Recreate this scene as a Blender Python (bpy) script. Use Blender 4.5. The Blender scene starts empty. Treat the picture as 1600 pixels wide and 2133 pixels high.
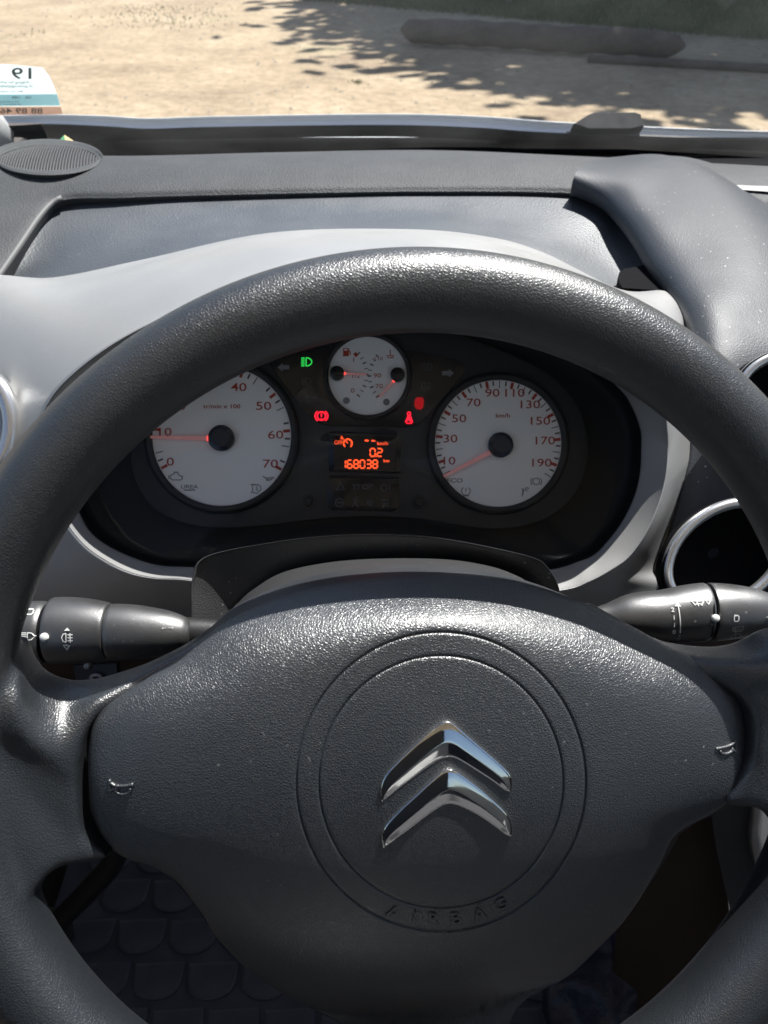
import bpy, bmesh, math, random
from mathutils import Vector, Matrix, noise
from mathutils.geometry import tessellate_polygon
V = Vector
random.seed(7)
scn = bpy.context.scene
R = math.radians
# ------------------------------------------------------------------ camera, sky, sun, exposure
CAM = V((0, 0, 1.35)); PITCH = R(40); FPX = 1611.0        # photograph pixels (1600 x 2133)
RIGHT = V((1, 0, 0)); FWD = V((0, math.cos(PITCH), -math.sin(PITCH))); UP = V((0, math.sin(PITCH), math.cos(PITCH)))
cd = bpy.data.cameras.new('camera'); cam = bpy.data.objects.new('camera', cd); scn.collection.objects.link(cam)
cam.location = CAM; cam.rotation_euler = (R(90) - PITCH, 0, 0)
cd.sensor_width = 36; cd.sensor_fit = 'AUTO'; cd.lens = 36 * FPX / 2133; cd.clip_start = .02; cd.clip_end = 500
cd.dof.use_dof = True; cd.dof.focus_distance = .38; cd.dof.aperture_fstop = 18
scn.camera = cam
SUN_EL, SUN_AZ = R(61), R(41)                            # azimuth measured from straight ahead (+y) to the right (+x)
TOSUN = V((math.sin(SUN_AZ) * math.cos(SUN_EL), math.cos(SUN_AZ) * math.cos(SUN_EL), math.sin(SUN_EL)))
world = bpy.data.worlds.new('World'); scn.world = world; world.use_nodes = True
wn = world.node_tree; bg = wn.nodes['Background']; sky = wn.nodes.new('ShaderNodeTexSky')
sky.sky_type = 'NISHITA'; sky.sun_disc = False; sky.sun_elevation = SUN_EL; sky.sun_rotation = SUN_AZ
wn.links.new(sky.outputs[0], bg.inputs[0]); bg.inputs[1].default_value = .063
sd = bpy.data.lights.new('sun', 'SUN'); sd.energy = 5.0; sd.angle = R(.5); sd.color = (1, .98, .945)
so = bpy.data.objects.new('sun', sd); scn.collection.objects.link(so); so.rotation_euler = (-TOSUN).to_track_quat('-Z', 'Y').to_euler()
so.location = (0, 0, 12)
vs = scn.view_settings; vs.view_transform = 'Standard'; vs.look = 'None'; vs.exposure = .9; vs.gamma = 1; vs.use_curve_mapping = False
scn.render.resolution_x, scn.render.resolution_y = 768, 1024
scn.cycles.max_bounces = 6; scn.cycles.diffuse_bounces = 3; scn.cycles.glossy_bounces = 3; scn.cycles.transparent_max_bounces = 12
col = scn.collection

# ------------------------------------------------------------------ geometry helpers
def P(px, py, d):
    return CAM + d * (FWD + RIGHT * ((px - 800) / FPX) + UP * ((1066.5 - py) / FPX))
def ray(px, py): return P(px, py, 1) - CAM
def PH(px, py, h):                       # the point seen at a pixel on the level plane h above/below the camera
    r = ray(px, py); return CAM + r * (h / r.z)
def PPL(px, py, o, n):
    r = ray(px, py); return CAM + r * ((o - CAM).dot(n) / r.dot(n))
def crv(pts, n, closed=False):
    pts = [V(p) for p in pts]; m = len(pts)
    if closed: L = [(pts[(i+1) % m] - pts[i]).length for i in range(m)]
    else: L = [(pts[i+1] - pts[i]).length for i in range(m-1)]
    tot = sum(L); out = []; k = n if closed else n - 1
    cum = [0]
    for l in L: cum.append(cum[-1] + l)
    for j in range(n):
        s = tot * j / k; i = 0
        while i < len(L) - 1 and s > cum[i+1]: i += 1
        t = (s - cum[i]) / L[i] if L[i] > 1e-12 else 0
        g = (lambda q: pts[q % m]) if closed else (lambda q: pts[max(0, min(m-1, q))])
        p0, p1, p2, p3 = g(i-1), g(i), g(i+1), g(i+2)
        if not closed:
            if i == 0: p0 = p1*2 - p2
            if i == m-2: p3 = p2*2 - p1
        l0, l1, l2 = max((p1-p0).length, 1e-9), max((p2-p1).length, 1e-9), max((p3-p2).length, 1e-9)
        m1 = ((p1-p0)/l0*l1 + (p2-p1)*(l0/l1)) * (l1/(l0+l1)) if False else (p2-p0) * (l1/(l0+l1))
        m2 = (p3-p1) * (l1/(l1+l2))
        t2, t3 = t*t, t*t*t
        out.append(p1*(2*t3-3*t2+1) + m1*(t3-2*t2+t) + p2*(-2*t3+3*t2) + m2*(t3-t2))
    return out
def idx_crv(pts, n, closed=False):       # resample evenly per control point, keeps the pairing of two curves
    m = len(pts); pts = [V(p) for p in pts]; out = []; k = n if closed else n-1
    for j in range(n):
        s = (m if closed else m-1) * j / k; i = int(min(math.floor(s), (m if closed else m-1)-1)); t = s - i
        g = (lambda q: pts[q % m]) if closed else (lambda q: pts[max(0, min(m-1, q))])
        p0, p1, p2, p3 = g(i-1), g(i), g(i+1), g(i+2)
        t2, t3 = t*t, t*t*t
        out.append(.5*((2*p1)+(p2-p0)*t+(2*p0-5*p1+4*p2-p3)*t2+(3*p1-p0-3*p2+p3)*t3))
    return out
MATS = {}
def mk(name, verts, faces, m, parent=None, smooth=True, kind=None):
    o3 = V((0, 0, 0)); q = parent
    while q is not None: o3 = o3 + q.location; q = q.parent
    me = bpy.data.meshes.new(name); me.from_pydata([V(v) - o3 for v in verts], [], faces)
    if smooth: me.polygons.foreach_set('use_smooth', [True] * len(me.polygons))
    me.update()
    o = bpy.data.objects.new(name, me); col.objects.link(o)
    if m: me.materials.append(MATS[m] if isinstance(m, str) else m)
    if parent: o.parent = parent
    if kind: o['kind'] = kind
    return o
def thing(name, label, cat, loc, group=None):
    o = bpy.data.objects.new(name, None); col.objects.link(o); o.location = loc; o.empty_display_size = .05
    o['label'] = label; o['category'] = cat
    if group: o['group'] = group
    return o
def tag(o, label, cat, group=None):
    o['label'] = label; o['category'] = cat
    if group: o['group'] = group
    return o
def grid_faces(nu, nv, cu=False, cv=False, off=0):
    f = []
    for j in range(nv if cv else nv-1):
        for i in range(nu if cu else nu-1):
            a = j*nu + i; b = j*nu + (i+1) % nu; c = ((j+1) % nv)*nu + (i+1) % nu; d = ((j+1) % nv)*nu + i
            f.append((off+a, off+b, off+c, off+d))
    return f
def loft(rows, nu, nv, closed=False, byidx=True):
    fn = idx_crv if byidx else crv
    rr = [fn(r, nu, closed) for r in rows]
    cols = [idx_crv([r[i] for r in rr], nv) if len(rr) > 1 else None for i in range(nu)]
    verts = [cols[i][j] for j in range(nv) for i in range(nu)]
    return verts, grid_faces(nu, nv, closed)
def back_shell(verts, faces, nu, nv, d, closed=False):   # give a sheet thickness by a copy moved by vector d, rim closed
    n = len(verts); v2 = list(verts) + [V(v) + d for v in verts]
    f2 = list(faces) + [tuple(reversed([q+n for q in f])) for f in faces]
    ring = []
    if not closed:
        b = [i for i in range(nu)] + [j*nu+nu-1 for j in range(1, nv)] + [(nv-1)*nu+i for i in range(nu-2, -1, -1)] + [j*nu for j in range(nv-2, 0, -1)]
        for k in range(len(b)):
            a, c = b[k], b[(k+1) % len(b)]; f2.append((c, a, a+n, c+n))
    else:
        for k in range(nu):
            a, c = k, (k+1) % nu; f2.append((c, a, a+n, c+n))
            a, c = (nv-1)*nu+k, (nv-1)*nu+(k+1) % nu; f2.append((a, c, c+n, a+n))
    return v2, f2
def tube(path, r, seg=10, closed=False, caps=True):
    path = [V(p) for p in path]; n = len(path); verts = []; up = None
    for i, p in enumerate(path):
        if closed: t = path[(i+1) % n] - path[i-1]
        else: t = path[min(n-1, i+1)] - path[max(0, i-1)]
        t.normalize()
        if up is None:
            up = t.orthogonal().normalized()
        up = (up - t * up.dot(t)).normalized(); s = t.cross(up)
        rr = r[i] if isinstance(r, (list, tuple)) else r
        for k in range(seg):
            a = 2*math.pi*k/seg; verts.append(p + rr*(math.cos(a)*up + math.sin(a)*s))
    f = grid_faces(seg, n, True, closed)
    if caps and not closed: f += [tuple(range(seg-1, -1, -1)), tuple((n-1)*seg+k for k in range(seg))]
    return verts, f
def join(parts):
    vs_, fs = [], []
    for v, f in parts:
        o = len(vs_); vs_ += list(v); fs += [tuple(q+o for q in t) for t in f]
    return vs_, fs
def box(c, sx, sy, sz, rz=0):
    c = V(c); M = Matrix.Rotation(rz, 3, 'Z')
    v = [c + M @ V((x*sx/2, y*sy/2, z*sz/2)) for x in (-1, 1) for y in (-1, 1) for z in (-1, 1)]
    return v, [(0,1,3,2),(4,6,7,5),(0,4,5,1),(2,3,7,6),(0,2,6,4),(1,5,7,3)]
def prism(poly, fn, z0, z1, bev=0.0):    # outline (2-D) -> solid through fn(x, y, z); z1 is the visible face, bev insets it
    n = len(poly)
    ar = sum(poly[i][0]*poly[(i+1) % n][1] - poly[(i+1) % n][0]*poly[i][1] for i in range(n))
    if ar < 0: poly = poly[::-1]
    verts = [fn(x, y, z0) for x, y in poly] + [fn(x, y, z1 - (bev*.4 if bev else 0)) for x, y in poly]
    f = [(i, (i+1) % n, n+(i+1) % n, n+i) for i in range(n)]; top = n
    if bev:
        cx = sum(p[0] for p in poly)/n; cy = sum(p[1] for p in poly)/n; top = 2*n
        ins = []
        for i, (x, y) in enumerate(poly):
            a, b = V(poly[i-1]), V(poly[(i+1) % n]); t = (b-a); t = t.normalized() if t.length > 0 else V((1, 0))
            ins.append((x - t.y*PXB[0], y + t.x*PXB[0]))
        verts += [fn(x, y, z1) for x, y in ins]
        f += [(n+i, n+(i+1) % n, 2*n+(i+1) % n, 2*n+i) for i in range(n)]
    tri = tessellate_polygon([[V((x, y, 0)) for x, y in poly]])
    f += [tuple(top+i for i in t) for t in tri] + [tuple(reversed(t)) for t in tri]
    return verts, f
PXB = [1.0]
def ell(cx, cy, rx, ry, n=48, a0=0, a1=2*math.pi):
    full = abs(a1-a0-2*math.pi) < 1e-6
    return [(cx+rx*math.cos(a0+(a1-a0)*i/(n if full else n-1)), cy+ry*math.sin(a0+(a1-a0)*i/(n if full else n-1))) for i in range(n)]
def recalc(o):
    bm = bmesh.new(); bm.from_mesh(o.data); bmesh.ops.remove_doubles(bm, verts=bm.verts, dist=1e-6)
    bmesh.ops.recalc_face_normals(bm, faces=bm.faces); bm.to_mesh(o.data); bm.free(); return o
def sharp(o, ang=35):
    recalc(o); me = o.data; me.polygons.foreach_set('use_smooth', [True]*len(me.polygons))
    me.set_sharp_from_angle(angle=R(ang)); return o
_tc = {}
def text2d(s, bold=0.0):                 # lettering outline as flat triangles, unit height, centred
    k = (s, bold)
    if k in _tc: return _tc[k]
    cu = bpy.data.curves.new('lettering', 'FONT'); cu.body = s; cu.size = 1; cu.resolution_u = 3; cu.offset = bold
    ob = bpy.data.objects.new('lettering', cu); col.objects.link(ob); bpy.context.view_layer.update()
    me = ob.to_mesh(); v = [(p.co.x, p.co.y) for p in me.vertices]; f = [tuple(p.vertices) for p in me.polygons]; ob.to_mesh_clear()
    bpy.data.objects.remove(ob); bpy.data.curves.remove(cu)
    x0, x1 = min(a for a, b in v), max(a for a, b in v); y0, y1 = min(b for a, b in v), max(b for a, b in v)
    v = [((a-(x0+x1)/2)/(y1-y0), (b-(y0+y1)/2)/(y1-y0)) for a, b in v]
    _tc[k] = (v, f); return v, f
def text(s, cx, cy, h, fn, z, sx=1.0, rot=0.0, bold=.012, mirror=False):
    v, f = text2d(s, bold); c, d = math.cos(rot), math.sin(rot); out = []
    for a, b in v:
        a *= h*sx*(-1 if mirror else 1); b *= h
        out.append(fn(cx + a*c + b*d, cy + a*d - b*c, z))       # pixel y runs down
    return out, f
def strokes(lines, w, fn, z):            # line art: flat ribbons
    vs_, fs = [], []
    for ln in lines:
        cl = len(ln) > 2 and ln[0] == ln[-1]
        pts = [V(p) for p in (ln[:-1] if cl else ln)]; n = len(pts); o = len(vs_)
        for i, p in enumerate(pts):
            if cl: a, b = pts[i-1], pts[(i+1) % n]
            else: a, b = pts[max(0, i-1)], pts[min(n-1, i+1)]
            t = (b-a).normalized() if (b-a).length > 0 else V((1, 0)); nn = V((-t.y, t.x))
            if 0 < i < n-1 or cl:
                t1 = (p-a); t1 = t1.normalized() if t1.length else t
                k = max(.5, abs(nn.dot(V((-t1.y, t1.x))))); nn = nn/k
            vs_ += [fn(*(p+nn*w/2), z), fn(*(p-nn*w/2), z)]
        for i in range(n if cl else n-1):
            j = (i+1) % n; fs.append((o+2*i, o+2*i+1, o+2*j+1, o+2*j))
    return vs_, fs
def arc(cx, cy, r, a0, a1, n=14, ry=None):
    return [(cx+r*math.cos(R(a0+(a1-a0)*i/(n-1))), cy-(ry or r)*math.sin(R(a0+(a1-a0)*i/(n-1)))) for i in range(n)]

# ------------------------------------------------------------------ materials
def mat(name, base, rough=.5, metal=0, spec=.5, coat=0, emis=None, estr=1, bump=None, colvar=None, rvar=None, dust=0, ior=1.5):
    m = bpy.data.materials.new(name); m.use_nodes = True; nt = m.node_tree; N = nt.nodes; L = nt.links; b = N['Principled BSDF']
    b.inputs['Base Color'].default_value = (*base, 1); b.inputs['Roughness'].default_value = rough; b.inputs['Metallic'].default_value = metal
    b.inputs['Specular IOR Level'].default_value = spec; b.inputs['Coat Weight'].default_value = coat; b.inputs['IOR'].default_value = ior
    if emis: b.inputs['Emission Color'].default_value = (*emis, 1); b.inputs['Emission Strength'].default_value = estr
    tc = N.new('ShaderNodeTexCoord'); csock = None
    def nz(scale, detail=3, rough_=.55):
        n = N.new('ShaderNodeTexNoise'); n.inputs['Scale'].default_value = scale; n.inputs['Detail'].default_value = detail; n.inputs['Roughness'].default_value = rough_
        L.new(tc.outputs['Object'], n.inputs['Vector']); return n
    def ramp(src, stops):
        r = N.new('ShaderNodeValToRGB'); r.color_ramp.elements[0].position = stops[0][0]; r.color_ramp.elements[0].color = (*stops[0][1], 1)
        r.color_ramp.elements[1].position = stops[-1][0]; r.color_ramp.elements[1].color = (*stops[-1][1], 1)
        for p, c in stops[1:-1]:
            e = r.color_ramp.elements.new(p); e.color = (*c, 1)
        L.new(src, r.inputs[0]); return r
    if colvar:
        sc, c2, lo, hi = colvar; n = nz(sc, 4); r = ramp(n.outputs['Fac'], [(lo, base), (hi, c2)]); csock = r.outputs[0]; L.new(csock, b.inputs['Base Color'])
    if dust:                              # pale specks and lint lying on the surface
        v = N.new('ShaderNodeTexVoronoi'); v.inputs['Scale'].default_value = 230; L.new(tc.outputs['Object'], v.inputs['Vector'])
        r = ramp(v.outputs['Distance'], [(.06, (1, 1, 1)), (.17, (0, 0, 0))]); n = nz(22, 3)
        r2 = ramp(n.outputs['Fac'], [(.42, (0, 0, 0)), (.66, (1, 1, 1))])
        sep = N.new('ShaderNodeSeparateColor'); L.new(v.outputs['Color'], sep.inputs[0]); r3 = ramp(sep.outputs[0], [(.55, (0, 0, 0)), (.75, (1, 1, 1))])
        m1 = N.new('ShaderNodeMath'); m1.operation = 'MULTIPLY'; L.new(r.outputs[0], m1.inputs[0]); L.new(r2.outputs[0], m1.inputs[1])
        m2 = N.new('ShaderNodeMath'); m2.operation = 'MULTIPLY'; L.new(m1.outputs[0], m2.inputs[0]); L.new(r3.outputs[0], m2.inputs[1])
        m3 = N.new('ShaderNodeMath'); m3.operation = 'MULTIPLY'; m3.inputs[1].default_value = dust; L.new(m2.outputs[0], m3.inputs[0])
        mx = N.new('ShaderNodeMix'); mx.data_type = 'RGBA'; L.new(m3.outputs[0], mx.inputs[0]); mx.inputs[7].default_value = (.55, .56, .55, 1)
        if csock: L.new(csock, mx.inputs[6])
        else: mx.inputs[6].default_value = (*base, 1)
        csock = mx.outputs[2]; L.new(csock, b.inputs['Base Color'])
    if rvar:
        sc, lo, hi = rvar; n = nz(sc, 4); mr = N.new('ShaderNodeMapRange'); mr.inputs['From Min'].default_value = .3; mr.inputs['From Max'].default_value = .7
        mr.inputs['To Min'].default_value = lo; mr.inputs['To Max'].default_value = hi; L.new(n.outputs['Fac'], mr.inputs[0]); L.new(mr.outputs[0], b.inputs['Roughness'])
    if bump:
        nrm = None
        for kind, sc, dist in bump:
            if kind == 'noise': h = nz(sc, 4).outputs['Fac']
            elif kind == 'grain':
                n = nz(sc*.45, 2); mx = N.new('ShaderNodeMix'); mx.data_type = 'RGBA'; mx.inputs[0].default_value = .0011*1.4
                add = N.new('ShaderNodeVectorMath'); add.operation = 'MULTIPLY_ADD'; L.new(n.outputs['Color'], add.inputs[0])
                add.inputs[1].default_value = (.9/sc,)*3; L.new(tc.outputs['Object'], add.inputs[2])
                v = N.new('ShaderNodeTexVoronoi'); v.feature = 'DISTANCE_TO_EDGE'; v.inputs['Scale'].default_value = sc; L.new(add.outputs[0], v.inputs['Vector'])
                r = N.new('ShaderNodeMapRange'); r.interpolation_type = 'SMOOTHSTEP'; r.inputs['From Max'].default_value = .32; L.new(v.outputs['Distance'], r.inputs[0]); h = r.outputs[0]
            elif kind == 'cell':
                v = N.new('ShaderNodeTexVoronoi'); v.inputs['Scale'].default_value = sc; L.new(tc.outputs['Object'], v.inputs['Vector']); h = v.outputs['Distance']
            bp = N.new('ShaderNodeBump'); bp.inputs['Strength'].default_value = 1; bp.inputs['Distance'].default_value = dist; L.new(h, bp.inputs['Height'])
            if nrm: L.new(nrm, bp.inputs['Normal'])
            nrm = bp.outputs[0]
        L.new(nrm, b.inputs['Normal'])
    MATS[name] = m; return m
mat('rim_leather', (.012, .0145, .0175), .42, spec=1.0, ior=1.6, bump=[('grain', 930, .00007)], rvar=(16, .35, .46))
mat('hub_leather', (.021, .0245, .029), .44, spec=1.0, ior=1.68, bump=[('grain', 930, .00010)], rvar=(18, .37, .48), dust=.25)
mat('black_plastic', (.016, .016, .017), .5, bump=[('noise', 900, .0001)], rvar=(70, .42, .6))
mat('deep_black', (.005, .005, .006), .8, spec=.08)
mat('chrome', (.82, .82, .8), .06, metal=1, rvar=(300, .04, .09))
mat('dash_pad', (.042, .045, .048), .62, bump=[('cell', 900, .0003), ('noise', 500, .0003)], colvar=(30, (.052, .055, .058), .4, .65), dust=.2)
mat('dash_slope', (.044, .052, .062), .48, spec=1.0, ior=1.6, bump=[('cell', 620, .00022)], rvar=(14, .44, .6), dust=.55)
mat('dash_hump', (.017, .022, .030), .5, spec=.8, bump=[('cell', 900, .00012)], rvar=(12, .48, .62), dust=.9)
mat('silver', (.41, .41, .405), .40, metal=.5, bump=[('cell', 1500, .00006)], rvar=(25, .38, .48), dust=.35)
mat('silver_ring', (.62, .62, .62), .25, metal=.85)
mat('grille', (.06, .061, .064), .6)
mat('grille_back', (.012, .012, .013), .8)
mat('cowl', (.030, .030, .031), .5, spec=.8, bump=[('cell', 1200, .00015)], dust=.6)
mat('stalk', (.028, .028, .028), .40, spec=1.0, ior=1.7, bump=[('noise', 1100, .00006)], rvar=(60, .36, .48), dust=.7)
mat('tunnel', (.010, .010, .011), .65, bump=[('noise', 700, .0001)])
mat('cluster_plate', (.040, .040, .041), .6, bump=[('noise', 900, .00008)])
mat('gloss_black', (.006, .006, .008), .15)
mat('dial_white', (.95, .945, .93), .45)
mat('dial_red', (.24, .03, .015), .6, emis=(1, .08, .03), estr=.012)
mat('dial_dark', (.06, .035, .03), .6)
mat('icon_grey', (.22, .22, .23), .6)
mat('icon_dim', (.10, .10, .11), .5)
mat('needle', (.95, .52, .50), .4, emis=(1, .25, .22), estr=.03)
mat('needle_tip', (1, .2, .15), .4, emis=(1, .06, .05), estr=1.2)
mat('lamp_red', (.3, .01, .02), .4, emis=(1, .012, .035), estr=.8)
mat('lamp_red_dim', (.2, .01, .01), .4, emis=(1, .01, .02), estr=.14)
mat('lamp_green', (.02, .2, .04), .4, emis=(.03, .75, .10), estr=.5)
mat('lcd', (.018, .012, .012), .35)
mat('lcd_orange', (.4, .05, .02), .4, emis=(1, .085, .02), estr=.95)
mat('print_white', (.72, .73, .70), .5)
mat('print_grey', (.30, .30, .29), .5)
mat('mat_rubber', (.055, .062, .09), .7, bump=[('noise', 600, .0002)], colvar=(25, (.075, .082, .11), .4, .65))
mat('brown_and_shaded_silver', (.05, .031, .023), .6, bump=[('noise', 500, .0002)])
mat('console_grey', (.05, .055, .06), .6, bump=[('noise', 900, .0003)])
mat('piping', (.14, .14, .14), .6)
mat('carpet', (.012, .012, .014), .95, bump=[('noise', 500, .001)])
mat('bag', (.03, .035, .06), .3, bump=[('noise', 30, .004)])
mat('paint', (.82, .85, .87), .3, coat=.5)
mat('rubber', (.012, .012, .012), .6)
mat('frit', (.008, .009, .010), .8, spec=.15)
mat('liner', (.60, .61, .61), .9)
mat('door_card', (.09, .075, .065), .7)
mat('seat_cloth', (.05, .05, .055), .9)
mat('paper', (.66, .74, .74), .6)
mat('paper_blue', (.42, .62, .66), .6)
mat('paper_strip', (.42, .34, .29), .6)
mat('ink', (.05, .06, .06), .6)
mat('ink_teal', (.10, .22, .24), .6)
mat('leaf_green', (.06, .28, .12), .6)
mat('straw', (.55, .40, .18), .7)
mat('bark', (.085, .072, .062), .9, bump=[('noise', 20, .03)], colvar=(6, (.12, .10, .085), .4, .65))
mat('leaves', (.05, .09, .025), .6)
mat('grass', (.075, .12, .04), .7, colvar=(3, (.11, .13, .05), .4, .65))
mat('pebble', (.34, .28, .20), .9, colvar=(2, (.24, .20, .15), .4, .6))
mat('soil', (.40, .30, .19), .95, bump=[('noise', 7, .03), ('noise', 40, .01)])
def soil_nodes():
    nt = MATS['soil'].node_tree; N = nt.nodes; L = nt.links; b = N['Principled BSDF']; tc = N.new('ShaderNodeTexCoord')
    def nz(s, d, r=.6):
        n = N.new('ShaderNodeTexNoise'); n.inputs['Scale'].default_value = s; n.inputs['Detail'].default_value = d; n.inputs['Roughness'].default_value = r; L.new(tc.outputs['Object'], n.inputs['Vector']); return n
    a = nz(1.1, 8, .65); r = N.new('ShaderNodeValToRGB'); e = r.color_ramp.elements
    e[0].position = .32; e[0].color = (.29, .22, .145, 1); e[1].position = .68; e[1].color = (.47, .38, .26, 1); q = e.new(.5); q.color = (.39, .305, .20, 1); L.new(a.outputs['Fac'], r.inputs[0])
    c = nz(11, 5, .7); r2 = N.new('ShaderNodeValToRGB'); r2.color_ramp.elements[0].position = .30; r2.color_ramp.elements[0].color = (.55, .52, .48, 1); r2.color_ramp.elements[1].position = .62; r2.color_ramp.elements[1].color = (1, 1, 1, 1); L.new(c.outputs['Fac'], r2.inputs[0])
    mx = N.new('ShaderNodeMix'); mx.data_type = 'RGBA'; mx.blend_type = 'MULTIPLY'; mx.inputs[0].default_value = .8; L.new(r.outputs[0], mx.inputs[6]); L.new(r2.outputs[0], mx.inputs[7])
    g = nz(.8, 5, .7); r3 = N.new('ShaderNodeValToRGB'); r3.color_ramp.elements[0].position = .60; r3.color_ramp.elements[0].color = (0, 0, 0, 1); r3.color_ramp.elements[1].position = .74; r3.color_ramp.elements[1].color = (1, 1, 1, 1); L.new(g.outputs['Fac'], r3.inputs[0])
    mx2 = N.new('ShaderNodeMix'); mx2.data_type = 'RGBA'; L.new(r3.outputs[0], mx2.inputs[0]); L.new(mx.outputs[2], mx2.inputs[6]); mx2.inputs[7].default_value = (.19, .19, .09, 1)
    L.new(mx2.outputs[2], b.inputs['Base Color'])
soil_nodes()
def sheer(name, c):                       # thin paper: light comes through from the other side
    m = bpy.data.materials.new(name); m.use_nodes = True; nt = m.node_tree; N = nt.nodes; N.remove(N['Principled BSDF'])
    d = N.new('ShaderNodeBsdfDiffuse'); t = N.new('ShaderNodeBsdfTranslucent'); x = N.new('ShaderNodeMixShader'); x.inputs[0].default_value = .6
    d.inputs[0].default_value = t.inputs[0].default_value = (*c, 1)
    nt.links.new(d.outputs[0], x.inputs[1]); nt.links.new(t.outputs[0], x.inputs[2]); nt.links.new(x.outputs[0], N['Material Output'].inputs[0]); MATS[name] = m
sheer('paper', (.86, .92, .92)); sheer('paper_blue', (.66, .88, .92)); sheer('paper_strip', (.62, .48, .40))
def glass(name, refl, dust, tint=(1, 1, 1)):
    m = bpy.data.materials.new(name); m.use_nodes = True; nt = m.node_tree; N = nt.nodes; L = nt.links; N.remove(N['Principled BSDF']); out = N['Material Output']
    t = N.new('ShaderNodeBsdfTransparent'); t.inputs[0].default_value = (*tint, 1); g = N.new('ShaderNodeBsdfGlossy'); g.inputs['Roughness'].default_value = .02
    fr = N.new('ShaderNodeFresnel'); fr.inputs[0].default_value = 1.45; mu = N.new('ShaderNodeMath'); mu.operation = 'MULTIPLY'; mu.inputs[1].default_value = refl; L.new(fr.outputs[0], mu.inputs[0])
    m1 = N.new('ShaderNodeMixShader'); L.new(mu.outputs[0], m1.inputs[0]); L.new(t.outputs[0], m1.inputs[1]); L.new(g.outputs[0], m1.inputs[2])
    d = N.new('ShaderNodeBsdfDiffuse'); d.inputs[0].default_value = (.6, .6, .58, 1); tr = N.new('ShaderNodeBsdfTranslucent'); tr.inputs[0].default_value = (.6, .6, .58, 1)
    ad = N.new('ShaderNodeAddShader'); L.new(d.outputs[0], ad.inputs[0]); L.new(tr.outputs[0], ad.inputs[1])
    tc = N.new('ShaderNodeTexCoord'); n = N.new('ShaderNodeTexNoise'); n.inputs['Scale'].default_value = 9; n.inputs['Detail'].default_value = 6; L.new(tc.outputs['Object'], n.inputs['Vector'])
    mr = N.new('ShaderNodeMapRange'); mr.inputs['From Min'].default_value = .3; mr.inputs['From Max'].default_value = .75; mr.inputs['To Min'].default_value = dust*.3; mr.inputs['To Max'].default_value = dust*1.6; L.new(n.outputs['Fac'], mr.inputs[0])
    m2 = N.new('ShaderNodeMixShader'); L.new(mr.outputs[0], m2.inputs[0]); L.new(m1.outputs[0], m2.inputs[1]); L.new(ad.outputs[0], m2.inputs[2]); L.new(m2.outputs[0], out.inputs[0])
    MATS[name] = m
glass('windscreen_glass', .5, .018); glass('cluster_lens', .35, .006)

# ------------------------------------------------------------------ setting: ground, grass
g = mk('ground', [(-150, -60, 0), (150, -60, 0), (150, 250, 0), (-150, 250, 0)], [(0, 1, 2, 3)], 'soil', smooth=False); g['kind'] = 'structure'
def G(px, py, z=0): return PH(px, py, z - CAM.z)
pv, pf = [], []                                            # pebbles and clods on the bare soil
for _ in range(2600):
    c = V((random.uniform(-5, 6), random.uniform(4.6, 14), 0)); s = random.choice([.008, .01, .014, .02]) * random.uniform(.6, 1.3)
    o = len(pv); a0 = random.random()*6
    for k in range(5): pv.append(c + V((math.cos(a0+k*1.2566)*s*random.uniform(.7, 1.2), math.sin(a0+k*1.2566)*s*random.uniform(.7, 1.2), 0)))
    pv.append(c + V((0, 0, s*.8))); pf += [(o+k, o+(k+1) % 5, o+5) for k in range(5)]
mk('pebbles', pv, pf, 'pebble', kind='stuff')
def blades(name, spots, m, h0, h1):
    vv, ff = [], []
    for x, y in spots:
        a = random.random()*6.28; h = random.uniform(h0, h1); w = .006 + h*.04; d = V((math.cos(a), math.sin(a), 0)); l = V((random.gauss(0, .35), random.gauss(0, .35), 0))*h; o = len(vv)
        vv += [V((x, y, 0))-d*w, V((x, y, 0))+d*w, V((x, y, h))+l]; ff.append((o, o+1, o+2))
    return mk(name, vv, ff, m, smooth=False, kind='stuff')
sp = []
A_, B_ = G(700, 8), G(1700, 96)
for _ in range(42000):
    t = random.uniform(-.15, 1.3); u = random.random()**1.3*6
    p = A_.lerp(B_, t); sp.append((p.x + u*.25 + random.gauss(0, .05), p.y + u + .1 + random.gauss(0, .06)))
blades('grass', sp, 'grass', .03, .10)
sp = []
for (px, py, n, s) in [(330, 25, 300, .4), (380, 45, 160, .3), (745, 172, 30, .04), (60, 70, 30, .1)]:
    c = G(px, py)
    for _ in range(n): sp.append((c.x + random.gauss(0, s), c.y + random.gauss(0, s)))
blades('grass_tufts', sp, 'grass', .008, .028)
# added log and strip shapes standing in for a dash reflection in the windscreen
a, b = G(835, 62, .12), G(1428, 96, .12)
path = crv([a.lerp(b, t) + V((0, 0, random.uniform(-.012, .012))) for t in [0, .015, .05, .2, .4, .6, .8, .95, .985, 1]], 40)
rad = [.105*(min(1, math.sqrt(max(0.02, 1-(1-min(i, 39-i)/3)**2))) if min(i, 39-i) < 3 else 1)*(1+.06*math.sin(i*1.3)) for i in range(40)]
o = mk('reflection_band', *tube(path, rad, 16), 'bark'); tag(o, 'added dark log shape standing in for a dash reflection in the windscreen', 'reflection stand-in')
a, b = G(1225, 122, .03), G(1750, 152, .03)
o = mk('reflection_strip', *tube(crv([a, a.lerp(b, .5)+V((0, 0, .004)), b], 12), .035, 8), 'bark'); tag(o, 'added thin dark strip standing in for a line of the windscreen reflection', 'reflection line stand-in')
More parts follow.
